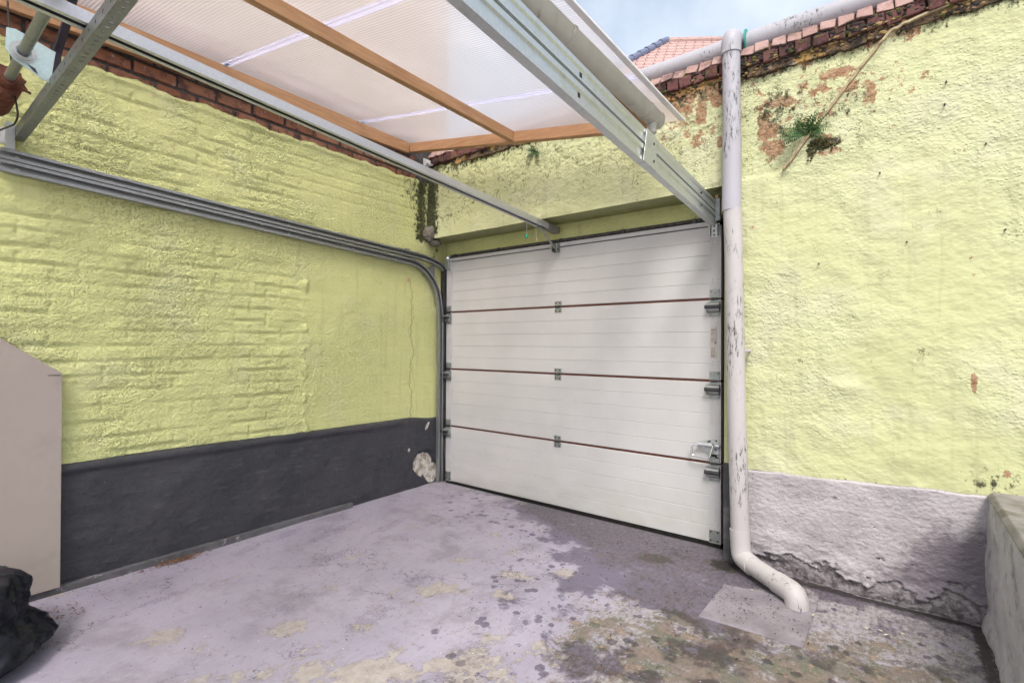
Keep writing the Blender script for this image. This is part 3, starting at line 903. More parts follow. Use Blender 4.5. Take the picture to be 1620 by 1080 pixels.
for mi, cnt in ((0, 620), (1, 180), (2, 220)):
    mm = MB()
    for i in range(cnt):
        x = r.uniform(.2, 4.4) if r.random() < .25 else r.uniform(1.9, 3.7)
        dens = float(fbm(np.array([x * 3.1]), np.array([mi * 7.0]), 3, 88)[0])
        if dens < -.12: continue
        z = r.gauss(2.722 + .016 * dens, .014 if mi else .018) + (r.choice((0, 0, .035, .062)) if mi < 2 else 0)
        y_ = YW - .010 - (.016 if z > 2.73 and z < 2.79 else 0) - r.random() * .004 + (max(0, z - 2.785) * .55)
        q = r.uniform(.004, .011)
        mm.add((ICO * np.array([[q * r.uniform(.8, 1.7), q * .6, q * r.uniform(.5, .9)]]) + np.array((x, y_, z))).tolist(), ICF)
    o = mesh_obj('coping_crumbs', mm, M_crumb[mi], bw, recalc=False); o['kind'] = 'stuff'
# broken concrete lump and plugs
import bmesh


def rock(name, c, r, m, parent, seed, flat=(1, 1, 1)):
    b = bmesh.new(); bmesh.ops.create_icosphere(b, subdivisions=3, radius=1)
    mb = MB(); vs = np.array([v.co[:] for v in b.verts])
    n = fbm(vs[:, 0] * 1.7 + vs[:, 2], vs[:, 1] * 1.7 - vs[:, 2], 4, seed)
    vs = vs * (1 + .5 * n)[:, None] * np.array(flat) * r + np.array(c)
    mb.v = vs.tolist(); mb.f = [tuple(v.index for v in f.verts) for f in b.faces]; b.free()
    return mesh_obj(name, mb, m, parent)


M_lump = simple('mossy_broken_concrete', (.13, .115, .09), (.24, .22, .19), 20, .95, 0, 60, .006, grime=(.03, .032, .015), gsc=14)
rock('broken_concrete', (.045, -.215, 2.145), .06, M_lump, bw, 3, (1.0, .7, 1.1))
rock('broken_concrete', (.06, -.16, 2.075), .05, M_lump, bw, 5, (1.2, .9, .5))
for x, z in [(3.39, 2.39), (3.385, 2.29), (3.251, 1.688), (3.58, 1.70), (3.52, 2.08), (3.15, 2.03), (2.90, 1.62)]:
    m_ = MB().tube([(x, YW + .01, z), (x, YW - .014, z), (x, YW - .018, z)], [.0035, .0035, .002], 8)
    mesh_obj('wall_plug', m_, M_dark, bw)
# moss cushion under the strip
mm = MB(); b = bmesh.new(); bmesh.ops.create_icosphere(b, subdivisions=1, radius=1)
ico = np.array([v.co[:] for v in b.verts]); icf = [tuple(v.index for v in f.verts) for f in b.faces]; b.free()
r = random.Random(12)
for i in range(90):
    c = (2.915 + r.gauss(0, .035), YW - .004 - r.random() * .008, 2.222 + r.gauss(0, .014) + (r.uniform(-.05, .03) if i % 4 == 0 else 0))
    if i % 4 == 0: c = (2.862 + r.gauss(0, .012), c[1], c[2] - .01)
    mm.add((ico * np.array([[r.uniform(.004, .009), .006, r.uniform(.004, .008)]]) + np.array(c)).tolist(), icf)
o = mesh_obj('moss_cushion', mm, simple('moss', (.025, .032, .010), (.11, .10, .03), 70, .95, 0, 120, .006, grime=(.10, .06, .03)), bw, recalc=False); o['kind'] = 'stuff'

# ------------------------------------------------------------------ low wall on the right
def low_xyz(U, V):   # U=y, V=z  facing -x
    d = fbm(U * 2.5, V * 3, 4, 81) * .022 + fbm(U * 12, V * 12, 3, 82) * .004
    d += .014 * sstep(.10, .0, V)
    d *= sstep(.56, .545, V)
    return 3.522 - d, U, V


M_low = simple('pale_mauve_old_render', (.42, .41, .44), (.52, .51, .54), 5, .7, 0, 26, .008, grime=(.22, .20, .22), gsc=11, gth=(.52, .68))
mb, _, _ = relief(np.arange(-2.2, -.19, .012), np.linspace(-.03, .562, 52), low_xyz, lambda a, b: (np.full_like(a, 3.80), a, b))
lw = thing('low_wall', (3.65, -1.2, 0), 'low grey rendered wall butting against the rough yard wall', 'wall')
mesh_obj('render_face', mb, M_low, lw, smooth='edge')
m_ = MB(); r = random.Random(5)
poly = [(3.516, .558), (3.80, .560), (3.80, .585), (3.535, .582)]
m_.prism(poly, (-2.2, -.215), lambda a, b, d: (a, d, b))
mesh_obj('coping_screed', m_, simple('dirty_green_grey_screed', (.19, .18, .16), (.30, .28, .27), 7, .85, 0, 30, .005, grime=(.09, .085, .04), gsc=6, gth=(.45, .65)), lw, bevel=.006)

# ------------------------------------------------------------------ garage door
gd = thing('garage_door', (1.2, 0, 0), 'off-white sectional garage door with four ribbed panels', 'door')
Z = [-.002, .487, .987, 1.487, 1.938]
for k in range(4):
    z0, z1 = Z[k] + .0075, Z[k + 1] - .0075
    prof = []
    n = 5
    for i in range(n):
        a = z0 + (z1 - z0) * i / n; b = z0 + (z1 - z0) * (i + 1) / n
        prof += [(a, .0028) if i else (a, .004), (a + .0030, 0), (b - .0030, 0)]
        if i < n - 1: prof += [(b, .0028)]
    prof += [(z1, .004), (z1, .042), (z0, .042)]
    pr = [prof[0]]
    for q in prof[1:]:
        if abs(q[0] - pr[-1][0]) + abs(q[1] - pr[-1][1]) > 1e-6: pr.append(q)
    m_ = MB().prism([(b, a) for a, b in pr], (.045, 2.372), lambda a, b, d: (d, a, b))
    p = mesh_obj('panel', m_, M_door, gd)
    for x0, x1 in ((.043, .110), (2.306, 2.373)):
        mesh_obj('end_cap', MB().box(x0, x1, -.0035, .044, z0 - .002, z1 + .002), M_cap, p, bevel=.0015)
        for dz in (.09, .11, -.09, -.11):
            for dx in (.016, .05):
                zc = (z0 if dz > 0 else z1) + dz
                if (k, dz) == (0, .09): continue
                mesh_obj('rivet', MB().tube([(x0 + dx, -.0030, zc), (x0 + dx, -.0045, zc)], .0022, 6), M_dark, p)
    if k < 3:
        mesh_obj('joint_seal', MB().box(.046, 2.37, .004, .03, Z[k + 1] - .012, Z[k + 1] + .012), M_seal, gd)
mesh_obj('bottom_seal', MB().box(.045, 2.372, .002, .036, -.036, .002), M_black, gd)
mesh_obj('head_retainer', MB().box(.043, 2.345, -.010, .042, 1.935, 1.962), M_cap, gd, bevel=.002)
mesh_obj('head_seal', MB().box(.05, 2.36, .012, .04, 1.962, 1.9715), M_black, gd)
for x in (.13, .62, 1.22, 1.72, 2.2):
    mesh_obj('head_clip', MB().box(x, x + .02, -.004, .03, 1.958, 1.995), M_dark, gd, bevel=.002)


def bolt(x, z, y, parent, r=.0055, m=None):
    mesh_obj('bolt', MB().tube([(x, y + .002, z), (x, y - .003, z), (x, y - .0045, z)], [r, r, r * .6], 6), m or M_dark, parent)


for k in (1, 2, 3):
    z = Z[k]
    h = mesh_obj('hinge', MB().box(1.182, 1.240, -.005, .002, z - .045, z - .004).box(1.182, 1.240, -.005, .002, z + .006, z + .042), M_hinge, gd, bevel=.0015)
    mesh_obj('knuckle', MB().tube([(1.19, -.009, z), (1.232, -.009, z)], .008, 8), M_dark, h)
    for dx in (.012, .046): bolt(1.182 + dx, z + .028, -.005, h); bolt(1.182 + dx, z - .032, -.005, h)
    for s, x0, x1 in ((1, 2.306, 2.366), (-1, .048, .108)):
        h = mesh_obj('side_hinge', MB().box(x0, x1, -.009, -.002, z + .004, z + .058).box(x0, x1, -.009, -.002, z - .105, z - .004), M_hinge, gd, bevel=.0015)
        for dx, dz in ((.01, .046), (.05, .046), (.03, .036), (.01, -.097), (.05, -.097)): bolt(x0 + dx, z + dz, -.009, h, .006, M_hinge)
        mesh_obj('knuckle', MB().tube([(x0 + .012, -.013, z), (x1 - .012, -.013, z)], .008, 8), M_dark, h)
        xa, xb = (x0 - .016, x1 + .004) if s > 0 else (x0 - .03, x1 - .014)
        m_ = MB().prism([(-.008, -.020), (-.034, -.028), (-.042, -.046), (-.036, -.072), (-.008, -.088)], (xa, xb), lambda a, b, d: (d, a, z + b))
        mesh_obj('roller_carrier', m_, M_hinge, h, bevel=.003)
        mesh_obj('roller_pin', MB().tube([(xa - .004, -.038, z - .050), (xb + .006, -.038, z - .050)], .012, 10), M_dark, h, smooth='edge')
for x0, x1 in ((2.300, 2.366), (.048, .100)):
    h = mesh_obj('top_bracket', MB().box(x0, x1, -.010, -.002, 1.86, 1.945).box(x0 + .006, x0 + .014, -.03, -.01, 1.868, 1.94).box(x1 - .016, x1 - .008, -.03, -.01, 1.868, 1.94), M_zinc, gd, bevel=.0015)
    for dz in (1.875, 1.90, 1.928): bolt((x0 + x1) / 2, dz, -.010, h)
for x0, x1 in ((2.306, 2.366), (.048, .108)):
    h = mesh_obj('bottom_bracket', MB().box(x0, x1, -.0075, -.002, .012, .085), M_hinge, gd, bevel=.0015)
    for dx, dz in ((.01, .022), (.05, .022), (.01, .074), (.05, .074)): bolt(x0 + dx, dz, -.0075, h)
# latch and pull handle
zl = .588
lt = mesh_obj('latch_plate', MB().prism([(2.255, zl + .026), (2.335, zl + .050), (2.362, zl + .050), (2.362, zl - .068), (2.335, zl - .068), (2.255, zl - .020)], (-.009, -.002), lambda a, b, d: (a, d, b)), M_zinc, gd, bevel=.0015)
mesh_obj('latch_barrel', MB().tube([(2.246, -.024, zl + .010), (2.330, -.024, zl + .010)], .016, 14).tube([(2.345, -.024, zl + .010), (2.372, -.024, zl + .010)], .013, 14), M_chrome, lt, smooth='edge')
mesh_obj('pull_handle', MB().tube(fillet([(2.262, -.03, zl + .008), (2.212, -.045, zl + .006), (2.214, -.05, zl - .058), (2.318, -.05, zl - .066), (2.336, -.035, zl + .012)], .018), .0055, 10), M_chrome, lt, smooth='edge')
for x, z in ((2.30, zl + .028), (2.348, zl + .038), (2.35, zl - .055), (2.325, zl - .05), (2.31, zl + .032), (2.345, zl - .015)): bolt(x, z, -.009, lt, .006)
# printed sticker: pale label with rows of print and a small drawing
st = mesh_obj('sticker', MB().box(2.311, 2.352, -.0045, -.0032, 1.125, 1.315), simple('beige_label_film', (.52, .46, .42), (.58, .53, .49), 20, .5), gd)
r = random.Random(11); m_ = MB()
for i in range(26):
    z = 1.296 - i * .0064
    if 12 <= i <= 16 or i in (6,): continue
    x = 2.3145
    while x < 2.336 + (.006 if i == 0 else 0):
        l = r.uniform(.003, .007); m_.box(x, min(x + l, 2.340), -.0050, -.0044, z, z + (.006 if i == 0 else .0024)); x += l + .0016
m_.box(2.318, 2.322, -.0050, -.0044, 1.134, 1.141).box(2.327, 2.333, -.0050, -.0044, 1.134, 1.141)
m_.box(2.343, 2.3455, -.0050, -.0044, 1.23, 1.315).box(2.336, 2.349, -.0050, -.0044, 1.224, 1.2265).box(2.342, 2.349, -.0050, -.0044, 1.312, 1.3145)
m_.tube([(2.340, -.0044, 1.218), (2.340, -.0051, 1.218)], .006, 12)
mesh_obj('label_print', m_, simple('brown_label_ink', (.14, .11, .10), (.2, .16, .15), 30, .6), st)

# ------------------------------------------------------------------ tracks
def c_prof(h, d, lip, t=.0025, s=1):
    return offs([(s * d, lip), (s * d, 0), (0, 0), (0, h), (s * d, h), (s * d, h - lip)], t)


lt_ = thing('door_track', (.03, -1.2, 0), 'grey double steel track bending down beside the house wall', 'track')
X0 = .018
sl_ = .046
zl_ = lambda y: 1.867 + sl_ * (-.64 - y)
path = [(X0, -2.80, zl_(-2.80)), (X0, -1.5, zl_(-1.5)), (X0, -.46, zl_(-.46))]
c0 = (-.445, zl_(-.46) - .335)
path += arc(c0, .335, 90, 6, 14, lambda a, b: (X0, a, b))[1:]
path += [(X0, -.098, 1.45), (X0, -.096, .8), (X0, -.094, -.005)]
lower = mesh_obj('lower_rail', MB().sweep(c_prof(.050, .030, .014), path), M_track, lt_, smooth='edge')
pth2 = [(X0 + .001, -2.80, zl_(-2.80) + .056), (X0 + .001, -1.4, zl_(-1.4) + .060), (X0 + .001, -.5, zl_(-.5) + .066), (X0 + .001, -.30, zl_(-.3) + .065), (X0 + .001, -.18, zl_(-.18) + .056), (X0 + .001, -.09, zl_(-.09) + .036), (X0 + .001, -.05, zl_(-.05) + .01)]
mesh_obj('upper_rail', MB().sweep(c_prof(.046, .030, .013), pth2), M_track, lt_, smooth='edge')
mesh_obj('vertical_angle', MB().prism(offs([(.006, -.040), (.006, .012), (.041, .012)], .003), (-.005, 1.90), lambda a, b, d: (a, b, d)), M_zincd, lt_)
mesh_obj('vertical_cover', MB().box(.008, .036, -.040, .006, -.005, 1.87), M_dark, lt_)
mesh_obj('bend_gusset', MB().prism([(-.27, 1.80), (-.13, 1.90), (-.12, 1.76), (-.16, 1.745)], (.012, .020), lambda a, b, d: (d, a, b)), M_zincd, lt_, bevel=.002)
for y in (-2.74, -2.05, -1.45, -.95, -.55):
    for dz in (.024, .080):
        z = zl_(y) + dz
        mesh_obj('bolt', MB().tube([(X0 + .000, y, z), (X0 + .004, y, z), (X0 + .006, y, z)], [.010, .010, .005], 8), M_zinc, lt_)
mesh_obj('wall_fixing', MB().box(.0, .02, -.45, -.41, 1.93, 1.99), M_zincd, lt_)

rt_ = thing('overhead_track', (2.37, -1.4, 1.9), 'galvanised double track running overhead from the door head past the gutter', 'track')
XR = 2.378
zr = lambda y: 1.915 + .060 * (-.28 - y)
rp = offs([(-.03, .016), (-.03, .0), (0, 0), (0, .014), (-.006, .020), (-.006, .046), (0, .052), (0, .070), (-.024, .074), (-.024, .080), (0, .084), (-.005, .092), (-.005, .120), (0, .127), (0, .142), (-.03, .142), (-.03, .126)], .0025)
mesh_obj('rear_rail', MB().sweep(rp, [(XR - .004, -2.85, zr(-2.85)), (XR - .004, -1.14, zr(-1.14))]), M_zinc, rt_)
mesh_obj('front_rail', MB().sweep(rp, [(XR, -1.17, zr(-1.17) - .002), (XR, -.14, zr(-.14) - .002)]), M_zinc, rt_)
mesh_obj('splice_plate', MB().prism([(-1.20, .0), (-1.06, -.008), (-1.06, .140), (-1.16, .146)], (XR + .0015, XR + .0045), lambda a, b, d: (d, a, zr(-1.15) + b)), M_zinc, rt_)
for y, dz in ((-1.09, .03), (-1.09, .105), (-.42, .035), (-.42, .10)):
    mesh_obj('bolt', MB().tube([(XR, y, zr(y) + dz), (XR + .007, y, zr(y) + dz)], .0065, 8), M_dark, rt_)
for y, dz in ((-1.71, .034), (-1.70, .106)):
    mesh_obj('square_hole', MB().box(XR - .012, XR - (.0080 if dz < .05 else .0070), y - .008, y + .008, zr(y) + dz - .008, zr(y) + dz + .008), M_black, rt_)  # solid black boxes, painted for the shade inside punched holes
mesh_obj('vertical_rail', MB().sweep(c_prof(.05, -.03, .014), [(XR + .052, -.07, 1.985), (XR + .052, -.03, 1.93), (XR + .052, -.004, 1.84), (XR + .052, -.003, 1.5), (XR + .052, -.003, -.005)]), M_zincd, rt_)
mesh_obj('end_bracket', MB().box(XR - .005, XR + .025, -.145, -.115, 1.93, 2.06), M_zincd, rt_, bevel=.003)
mesh_obj('foam_stop', MB().box(XR - .004, XR + .014, -.14, -.12, 2.062, 2.078), simple('orange_foam', (.5, .25, .12), (.6, .35, .2)), rt_)

# opener rail
zo = lambda y: 2.034 - .0555 * y
op = thing('opener_rail', (1.2, -1.4, 2.0), 'slim pale opener rail with black slot ending above the door head', 'rail')
pr = offs([(-.011, 0), (-.028, 0), (-.028, .036), (.028, .036), (.028, 0), (.011, 0)], .0025)
mesh_obj('rail_profile', MB().sweep(pr, [(1.2, -5.0, zo(-5.0)), (1.2, -.03, zo(-.03))]), M_alu, op)
mesh_obj('chain', MB().sweep([(-.024, .004), (.024, .004), (.024, .014), (-.024, .014)], [(1.2, -5.0, zo(-5.0)), (1.2, -.06, zo(-.06))]), M_black, op)  # flat black slab for the chain and the shade inside the slot
mesh_obj('front_cap', MB().sweep([(-.030, -.003), (.030, -.003), (.030, .040), (-.030, .040)], [(1.2, -.16, zo(-.16)), (1.2, -.012, zo(-.012))]), simple('scuffed_rail_cap', (.24, .245, .24), (.34, .34, .33), 12, .5, .4, 40, .001, grime=(.6, .5, .2), gsc=26, gth=(.6, .64)), op, bevel=.003)
hb = mesh_obj('hanger_bracket', MB().box(1.206, 1.212, -1.345, -1.315, 2.150, 2.195).box(1.2125, 1.250, -1.345, -1.315, 2.155, 2.160).box(1.226, 1.231, -1.345, -1.315, 2.1605, 2.185), simple('dull_white_bracket', (.52, .52, .50), (.62, .62, .60), 20, .5), op, bevel=.002)
bolt(1.240, 2.157, -1.345, hb, .004)
ar = mesh_obj('door_arm', MB().tube(fillet([(1.2, -.23, zo(-.23) - .004), (1.205, -.16, 1.99), (1.208, -.055, 1.925), (1.21, -.03, 1.905)], .05), .008, 8), M_hinge, op, smooth='edge')
b_ = mesh_obj('arm_bracket', MB().box(1.180, 1.188, -.055, -.012, 1.892, 1.955).box(1.222, 1.230, -.055, -.012, 1.892, 1.955).box(1.180, 1.230, -.016, -.011, 1.892, 1.955), M_hinge, op, bevel=.0015)
mesh_obj('clevis_pin', MB().tube([(1.176, -.040, 1.907), (1.234, -.040, 1.907)], .008, 8), M_dark, b_)

# pull cords
M_cord = simple('pale_cord', (.5, .48, .45), (.6, .58, .55), 60, .8)
t = thing('pull_cord', (1.2, -.393, 1.94), 'thin pull cord with a green bead under the opener rail', 'cord')
mesh_obj('cord', MB().tube([(1.2, -.393, 2.055), (1.201, -.392, 1.955)], .0016, 6), M_cord, t)
b = bmesh.new(); bmesh.ops.create_uvsphere(b, u_segments=14, v_segments=8, radius=.0125)
mb = MB(); mb.v = [(v.co.x + 1.201, v.co.y - .392, v.co.z * 1.15 + 1.947) for v in b.verts]; mb.f = [tuple(v.index for v in f.verts) for f in b.faces]; b.free()
mesh_obj('bead', mb, simple('green_plastic', (.01, .30, .17), (.015, .36, .20), 20, .35), t, smooth=True)
t = thing('pull_cord', (1.2, -.279, 1.93), 'thin pull cord ending in a small knot beside the green bead', 'cord')
mesh_obj('cord', MB().tube([(1.2, -.279, 2.05), (1.201, -.278, 1.945)], .0014, 6), M_cord, t)
mesh_obj('knot', MB().tube([(1.189, -.278, 1.938), (1.201, -.278, 1.944), (1.213, -.278, 1.936)], [.003, .006, .003], 6), simple('pink_knot', (.5, .3, .28), (.55, .36, .33)), t)

# ------------------------------------------------------------------ spring beam assembly (upper left)
cb = thing('perforated_beam', (1.2, -2.75, 2.12), 'grey perforated steel beam crossing between the tracks', 'beam')
m_ = MB(); yb, zb0, zb1 = -2.752, 2.128, 2.176
m_.box(-.0, 2.40, yb, yb + .003, zb0, zb0 + .018).box(-.0, 2.40, yb, yb + .003, zb1 - .018, zb1)
x = 0.0
while x < 2.39:
    m_.box(x, min(x + .062, 2.4), yb, yb + .003, zb0 + .018, zb1 - .018); x += .074
mesh_obj('front_web', m_, M_zincd, cb)
m_ = MB(); m_.box(0, 2.4, yb + .0032, yb + .012, zb0, zb0 + .003).box(0, 2.4, yb + .024, yb + .036, zb0, zb0 + .003)
x = 0.0
while x < 2.39:
    m_.box(x, min(x + .028, 2.4), yb + .012, yb + .024, zb0, zb0 + .003); x += .036
mesh_obj('bottom_flange', m_, M_zincd, cb)
mesh_obj('top_flange', MB().box(0, 2.4, yb + .0032, yb + .036, zb1 - .003, zb1), M_zincd, cb)
mesh_obj('wall_shoe', MB().box(.002, .05, yb - .03, yb - .001, 2.07, 2.19), M_zinc, cb)

tor = thing('torsion_shaft', (.9, -2.822, 2.2), 'grey steel spring shaft with rusty drum and pale bearing plate', 'shaft')
mesh_obj('shaft', MB().tube([(.06, -2.822, 2.240), (2.40, -2.822, 2.248)], .0165, 16), M_zincd, tor, smooth='edge')
bp_ = mesh_obj('bearing_plate', MB().prism([(-2.866, 2.31), (-2.842, 2.316), (-2.735, 2.282), (-2.748, 2.160), (-2.775, 2.168), (-2.806, 2.186), (-2.845, 2.205), (-2.868, 2.235)], (.718, .722), lambda a, b, d: (d, a, b)), M_plate, tor, bevel=.001)
for r0, r1, d in ((.020, .030, .010), (.030, .037, .004)):
    n = 28; vs = []; fs = []
    for k in range(n):
        c, s = math.cos(2 * math.pi * k / n), math.sin(2 * math.pi * k / n)
        for rr in (r0, r1):
            for dx in (.712, .722 + d): vs.append((dx, -2.822 + rr * c, 2.242 + rr * s))
    for k in range(n):
        a, b = 4 * k, 4 * ((k + 1) % n)
        fs += [(a, b, b + 1, a + 1), (a + 1, b + 1, b + 3, a + 3), (a + 3, b + 3, b + 2, a + 2), (a + 2, b + 2, b, a)]
    m_ = MB().add(vs, fs); mesh_obj('bearing_ring', m_, M_zinc, bp_, smooth='edge')
mesh_obj('plate_slot', MB().prism([(-2.812, 2.205), (-2.790, 2.196), (-2.782, 2.178), (-2.795, 2.185)], (.7215, .7232), lambda a, b, d: (d, a, b)), M_dark, bp_)  # dark piece laid on the plate for the shade inside a slot
# spring coils and drum
m_ = MB(); pts = []
for i in range(14 * 12): a = i / 12 * 2 * math.pi; pts.append((.06 + .325 * i / (14 * 12), -2.822 + .042 * math.cos(a), 2.242 + .042 * math.sin(a)))
mesh_obj('spring', m_.tube(pts, .0095, 6), M_rust, tor, smooth=True)
r = random.Random(4); nt_ = 22
teeth = [(( .060 if k % 2 else .049) + r.uniform(-.004, .004), 2 * math.pi * k / nt_) for k in range(nt_)]
m_ = MB().prism([(q * math.cos(a), q * math.sin(a)) for q, a in teeth], (.388, .412), lambda a, b, d: (d, -2.822 + a, 2.242 + b))
mesh_obj('winding_cone', m_, M_rust, tor, bevel=.002)
mesh_obj('cone_hub', MB().tube([(.412, -2.822, 2.242), (.452, -2.822, 2.242)], [.036, .030], 16), M_rust, tor, smooth='edge')
mesh_obj('set_screw', MB().tube([(.415, -2.80, 2.225), (.435, -2.76, 2.205)], .006, 6), M_rust, tor)
solo('control_cable', MB().tube(fillet([(.194, -2.80, 2.66), (.26, -2.80, 2.46), (.307, -2.80, 2.355), (.36, -2.80, 2.24), (.40, -2.79, 2.115), (.37, -2.795, 2.085), (.18, -2.83, 2.09)], .08), .0035, 8), M_black, (.3, -2.8, 2.08), 'thin black cable hanging beside the rusty spring drum', 'cable', smooth=True)
solo('wall_box', MB().box(.165, .195, -2.87, -2.800, 2.05, 2.115), simple('white_box_plastic', (.6, .6, .6), (.66, .66, .66)), (.19, -2.83, 2.04), 'small white box hanging near the end of the grey double track', 'box', bevel=.004)
solo('cable_strap', MB().sweep([(-.013, -.005), (.013, -.005), (.013, .005), (-.013, .005)], [(.69, -2.735, 2.17), (.69, -2.725, 2.30), (.80, -2.72, 2.37), (.90, -2.72, 2.43), (1.1, -2.72, 2.58)], side=(0.4, -.9165, 0)), simple('black_purple_strap', (.02, .016, .024), (.05, .04, .06), 10, .55), (.69, -2.73, 2.17), 'black strap rising from the perforated beam to the canopy timber', 'strap')

# ------------------------------------------------------------------ canopy
cn = thing('lean_to_canopy', (1.0, -2.0, 2.4), 'translucent ribbed plastic lean-to canopy on orange timber', 'canopy')
top = lambda x: 2.855 - .168 * x        # top of the timber
YC, YF = -.455, -4.4


def slope_box(x0, x1, y0, y1, h, m, name, parent, lift=0.0, bev=.003):
    vs = [(x, y, top(x) + lift + dz) for dz in (-h, 0) for y in (y0, y1) for x in (x0, x1)]
    mb = MB().add(vs, [(0, 2, 3, 1), (4, 5, 7, 6), (0, 1, 5, 4), (2, 6, 7, 3), (0, 4, 6, 2), (1, 3, 7, 5)])
    return mesh_obj(name, mb, m, parent, bevel=bev)


wpv = [(x, y, top(x) if k else top(x) - .082 - .030 * (YC - y)) for k in (0, 1) for y in (YF, YC) for x in (.012, .062)]
mesh_obj('wall_plate', MB().add(wpv, [(0, 2, 3, 1), (4, 5, 7, 6), (0, 1, 5, 4), (2, 6, 7, 3), (0, 4, 6, 2), (1, 3, 7, 5)]), M_wood, cn, bevel=.003)
slope_box(.0625, 2.06, YC - .0, YC + .05, .072, M_woodx, 'end_plate', cn)
slope_box(1.085, 1.135, YF, YC - .001, .068, M_wood, 'rafter', cn)
slope_box(2.062, 2.105, YF, YC + .05, .068, M_wood, 'eaves_rail', cn)
slope_box(.0, .0118, YF, YC + .05, .09, M_mortar, 'packing_strip', cn, .0, 0)


def sheet_mat():
    g = G('translucent_multiwall_sheet'); p = g.pos()
    x, y, z = g.xyz(p)
    wv = g.math('SINE', y * (2 * math.pi / .0155))
    rib = wv.step(.80, .97)
    dirt = g.noise(p, 2.5, 5, .6).step(.45, .8); sp = g.voro(p, 22).step(.06, .035) * g.noise(p, 4, 3).step(.5, .6)
    tr = g.n('ShaderNodeBsdfTransparent'); tr.inputs[0].default_value = (.99, .965, .955, 1)
    rf = g.n('ShaderNodeBsdfRefraction'); rf.inputs['Color'].default_value = (.985, .97, .965, 1); rf.inputs['Roughness'].default_value = .42; rf.inputs['IOR'].default_value = 1.12
    tl = g.n('ShaderNodeBsdfTranslucent'); tl.inputs[0].default_value = (.96, .90, .90, 1)
    gl = g.n('ShaderNodeBsdfGlossy'); gl.inputs['Roughness'].default_value = .12; gl.inputs[0].default_value = (.9, .9, .9, 1)
    nr = g.bump(wv * .5 + g.noise(p, 3, 3) * 2.0, .0015)
    for q in (rf, gl): g.put(q.inputs['Normal'], nr)
    def mx(f, a, b):
        n = g.n('ShaderNodeMixShader'); g.put(n.inputs[0], f); g.t.links.new(a, n.inputs[1]); g.t.links.new(b, n.inputs[2]); return n.outputs[0]
    s = mx(.50, tr.outputs[0], rf.outputs[0])
    s = mx((dirt * .07 + rib * .38 + .09).max(sp * .5), s, tl.outputs[0])
    lw_ = g.n('ShaderNodeLayerWeight'); lw_.inputs[0].default_value = .5
    s = mx(S(g, lw_.outputs['Facing']).pow(4.0) * .30 + .02, s, gl.outputs[0])
    g.t.links.new(s, g.out.inputs[0])
    return g.m


M_sheet = sheet_mat()
M_strip = None
g = G('milky_joint_strip')
t1 = g.n('ShaderNodeBsdfTransparent'); t1.inputs[0].default_value = (.93, .93, 1, 1)
t2 = g.n('ShaderNodeBsdfTranslucent'); t2.inputs[0].default_value = (.86, .86, .99, 1)
t3 = g.n('ShaderNodeMixShader'); t3.inputs[0].default_value = .22
g.t.links.new(t1.outputs[0], t3.inputs[1]); g.t.links.new(t2.outputs[0], t3.inputs[2]); g.t.links.new(t3.outputs[0], g.out.inputs[0])
M_strip = g.m
ys = [YF - .1, -3.775, -2.82, -1.873, -.925, -.33]
for a, b in zip(ys[:-1], ys[1:]):
    slope_box(.004, 2.23, a + .004, b - .004, .008, M_sheet, 'roof_sheet', cn, .0095, 0)
for y in ys[1:-1]:
    s_ = slope_box(.012, 2.225, y - .024, y + .024, .0022, M_strip, 'joint_strip', cn, .0010, 0)
    mesh_obj('strip_tag', MB().add([(xx, yy, top(xx) - .0018 - dz) for dz in (0, .0015) for yy in (y - .006, y + .010) for xx in (.07, .115)], [(0, 2, 3, 1), (4, 5, 7, 6), (0, 1, 5, 4), (2, 6, 7, 3), (0, 4, 6, 2), (1, 3, 7, 5)]), simple('blue_tag', (.05, .28, .5), (.08, .34, .55), 20, .4), s_)
mesh_obj('edge_trim', MB().add([(xx, yy, top(xx) + .0115 - dz) for dz in (0, .012) for yy in (YF - .1, -.335) for xx in (2.232, 2.262)], [(0, 2, 3, 1), (4, 5, 7, 6), (0, 1, 5, 4), (2, 6, 7, 3), (0, 4, 6, 2), (1, 3, 7, 5)]), simple('white_edge_trim', (.78, .77, .78), (.82, .81, .82), 10, .4), cn, bevel=.002)

# gutter
gt = thing('gutter', (2.16, -1.8, 2.38), 'narrow beige half-round gutter along the canopy eaves', 'gutter')
zg = 2.452
n = 12
out = [(2.158 + .045 * math.cos(math.pi + math.pi * i / n), zg + .052 * math.sin(math.pi + math.pi * i / n)) for i in range(n + 1)]
prof = offs([(2.115 - .002, zg + .010)] + out + [(2.205, zg + .008), (2.198, zg + .012)], .003)
mesh_obj('trough', MB().prism([(a, b) for a, b in prof], (YF, -.485), lambda a, b, d: (a, d, b)), M_gut, gt, smooth='edge')
for y in (-.515, -.66, -1.45, -2.2):
    o2 = [(2.158 + .048 * math.cos(math.pi + math.pi * i / n), zg + .055 * math.sin(math.pi + math.pi * i / n)) for i in range(n + 1)]
    mesh_obj('clip', MB().prism(offs([(2.110, zg + .013)] + o2 + [(2.209, zg + .010), (2.198, zg + .017)], .003), (y - .010, y + .010), lambda a, b, d: (a, d, b)), M_gut, gt)
mesh_obj('stop_end', MB().prism([(a, b) for a, b in out] + [(2.203, zg + .012), (2.113, zg + .012)], (-.486, -.478), lambda a, b, d: (a, d, b)), M_gut, gt)
mesh_obj('outlet', MB().tube([(2.158, -.56, zg - .045), (2.158, -.56, zg - .10)], .026, 16), M_gut, gt, smooth='edge')

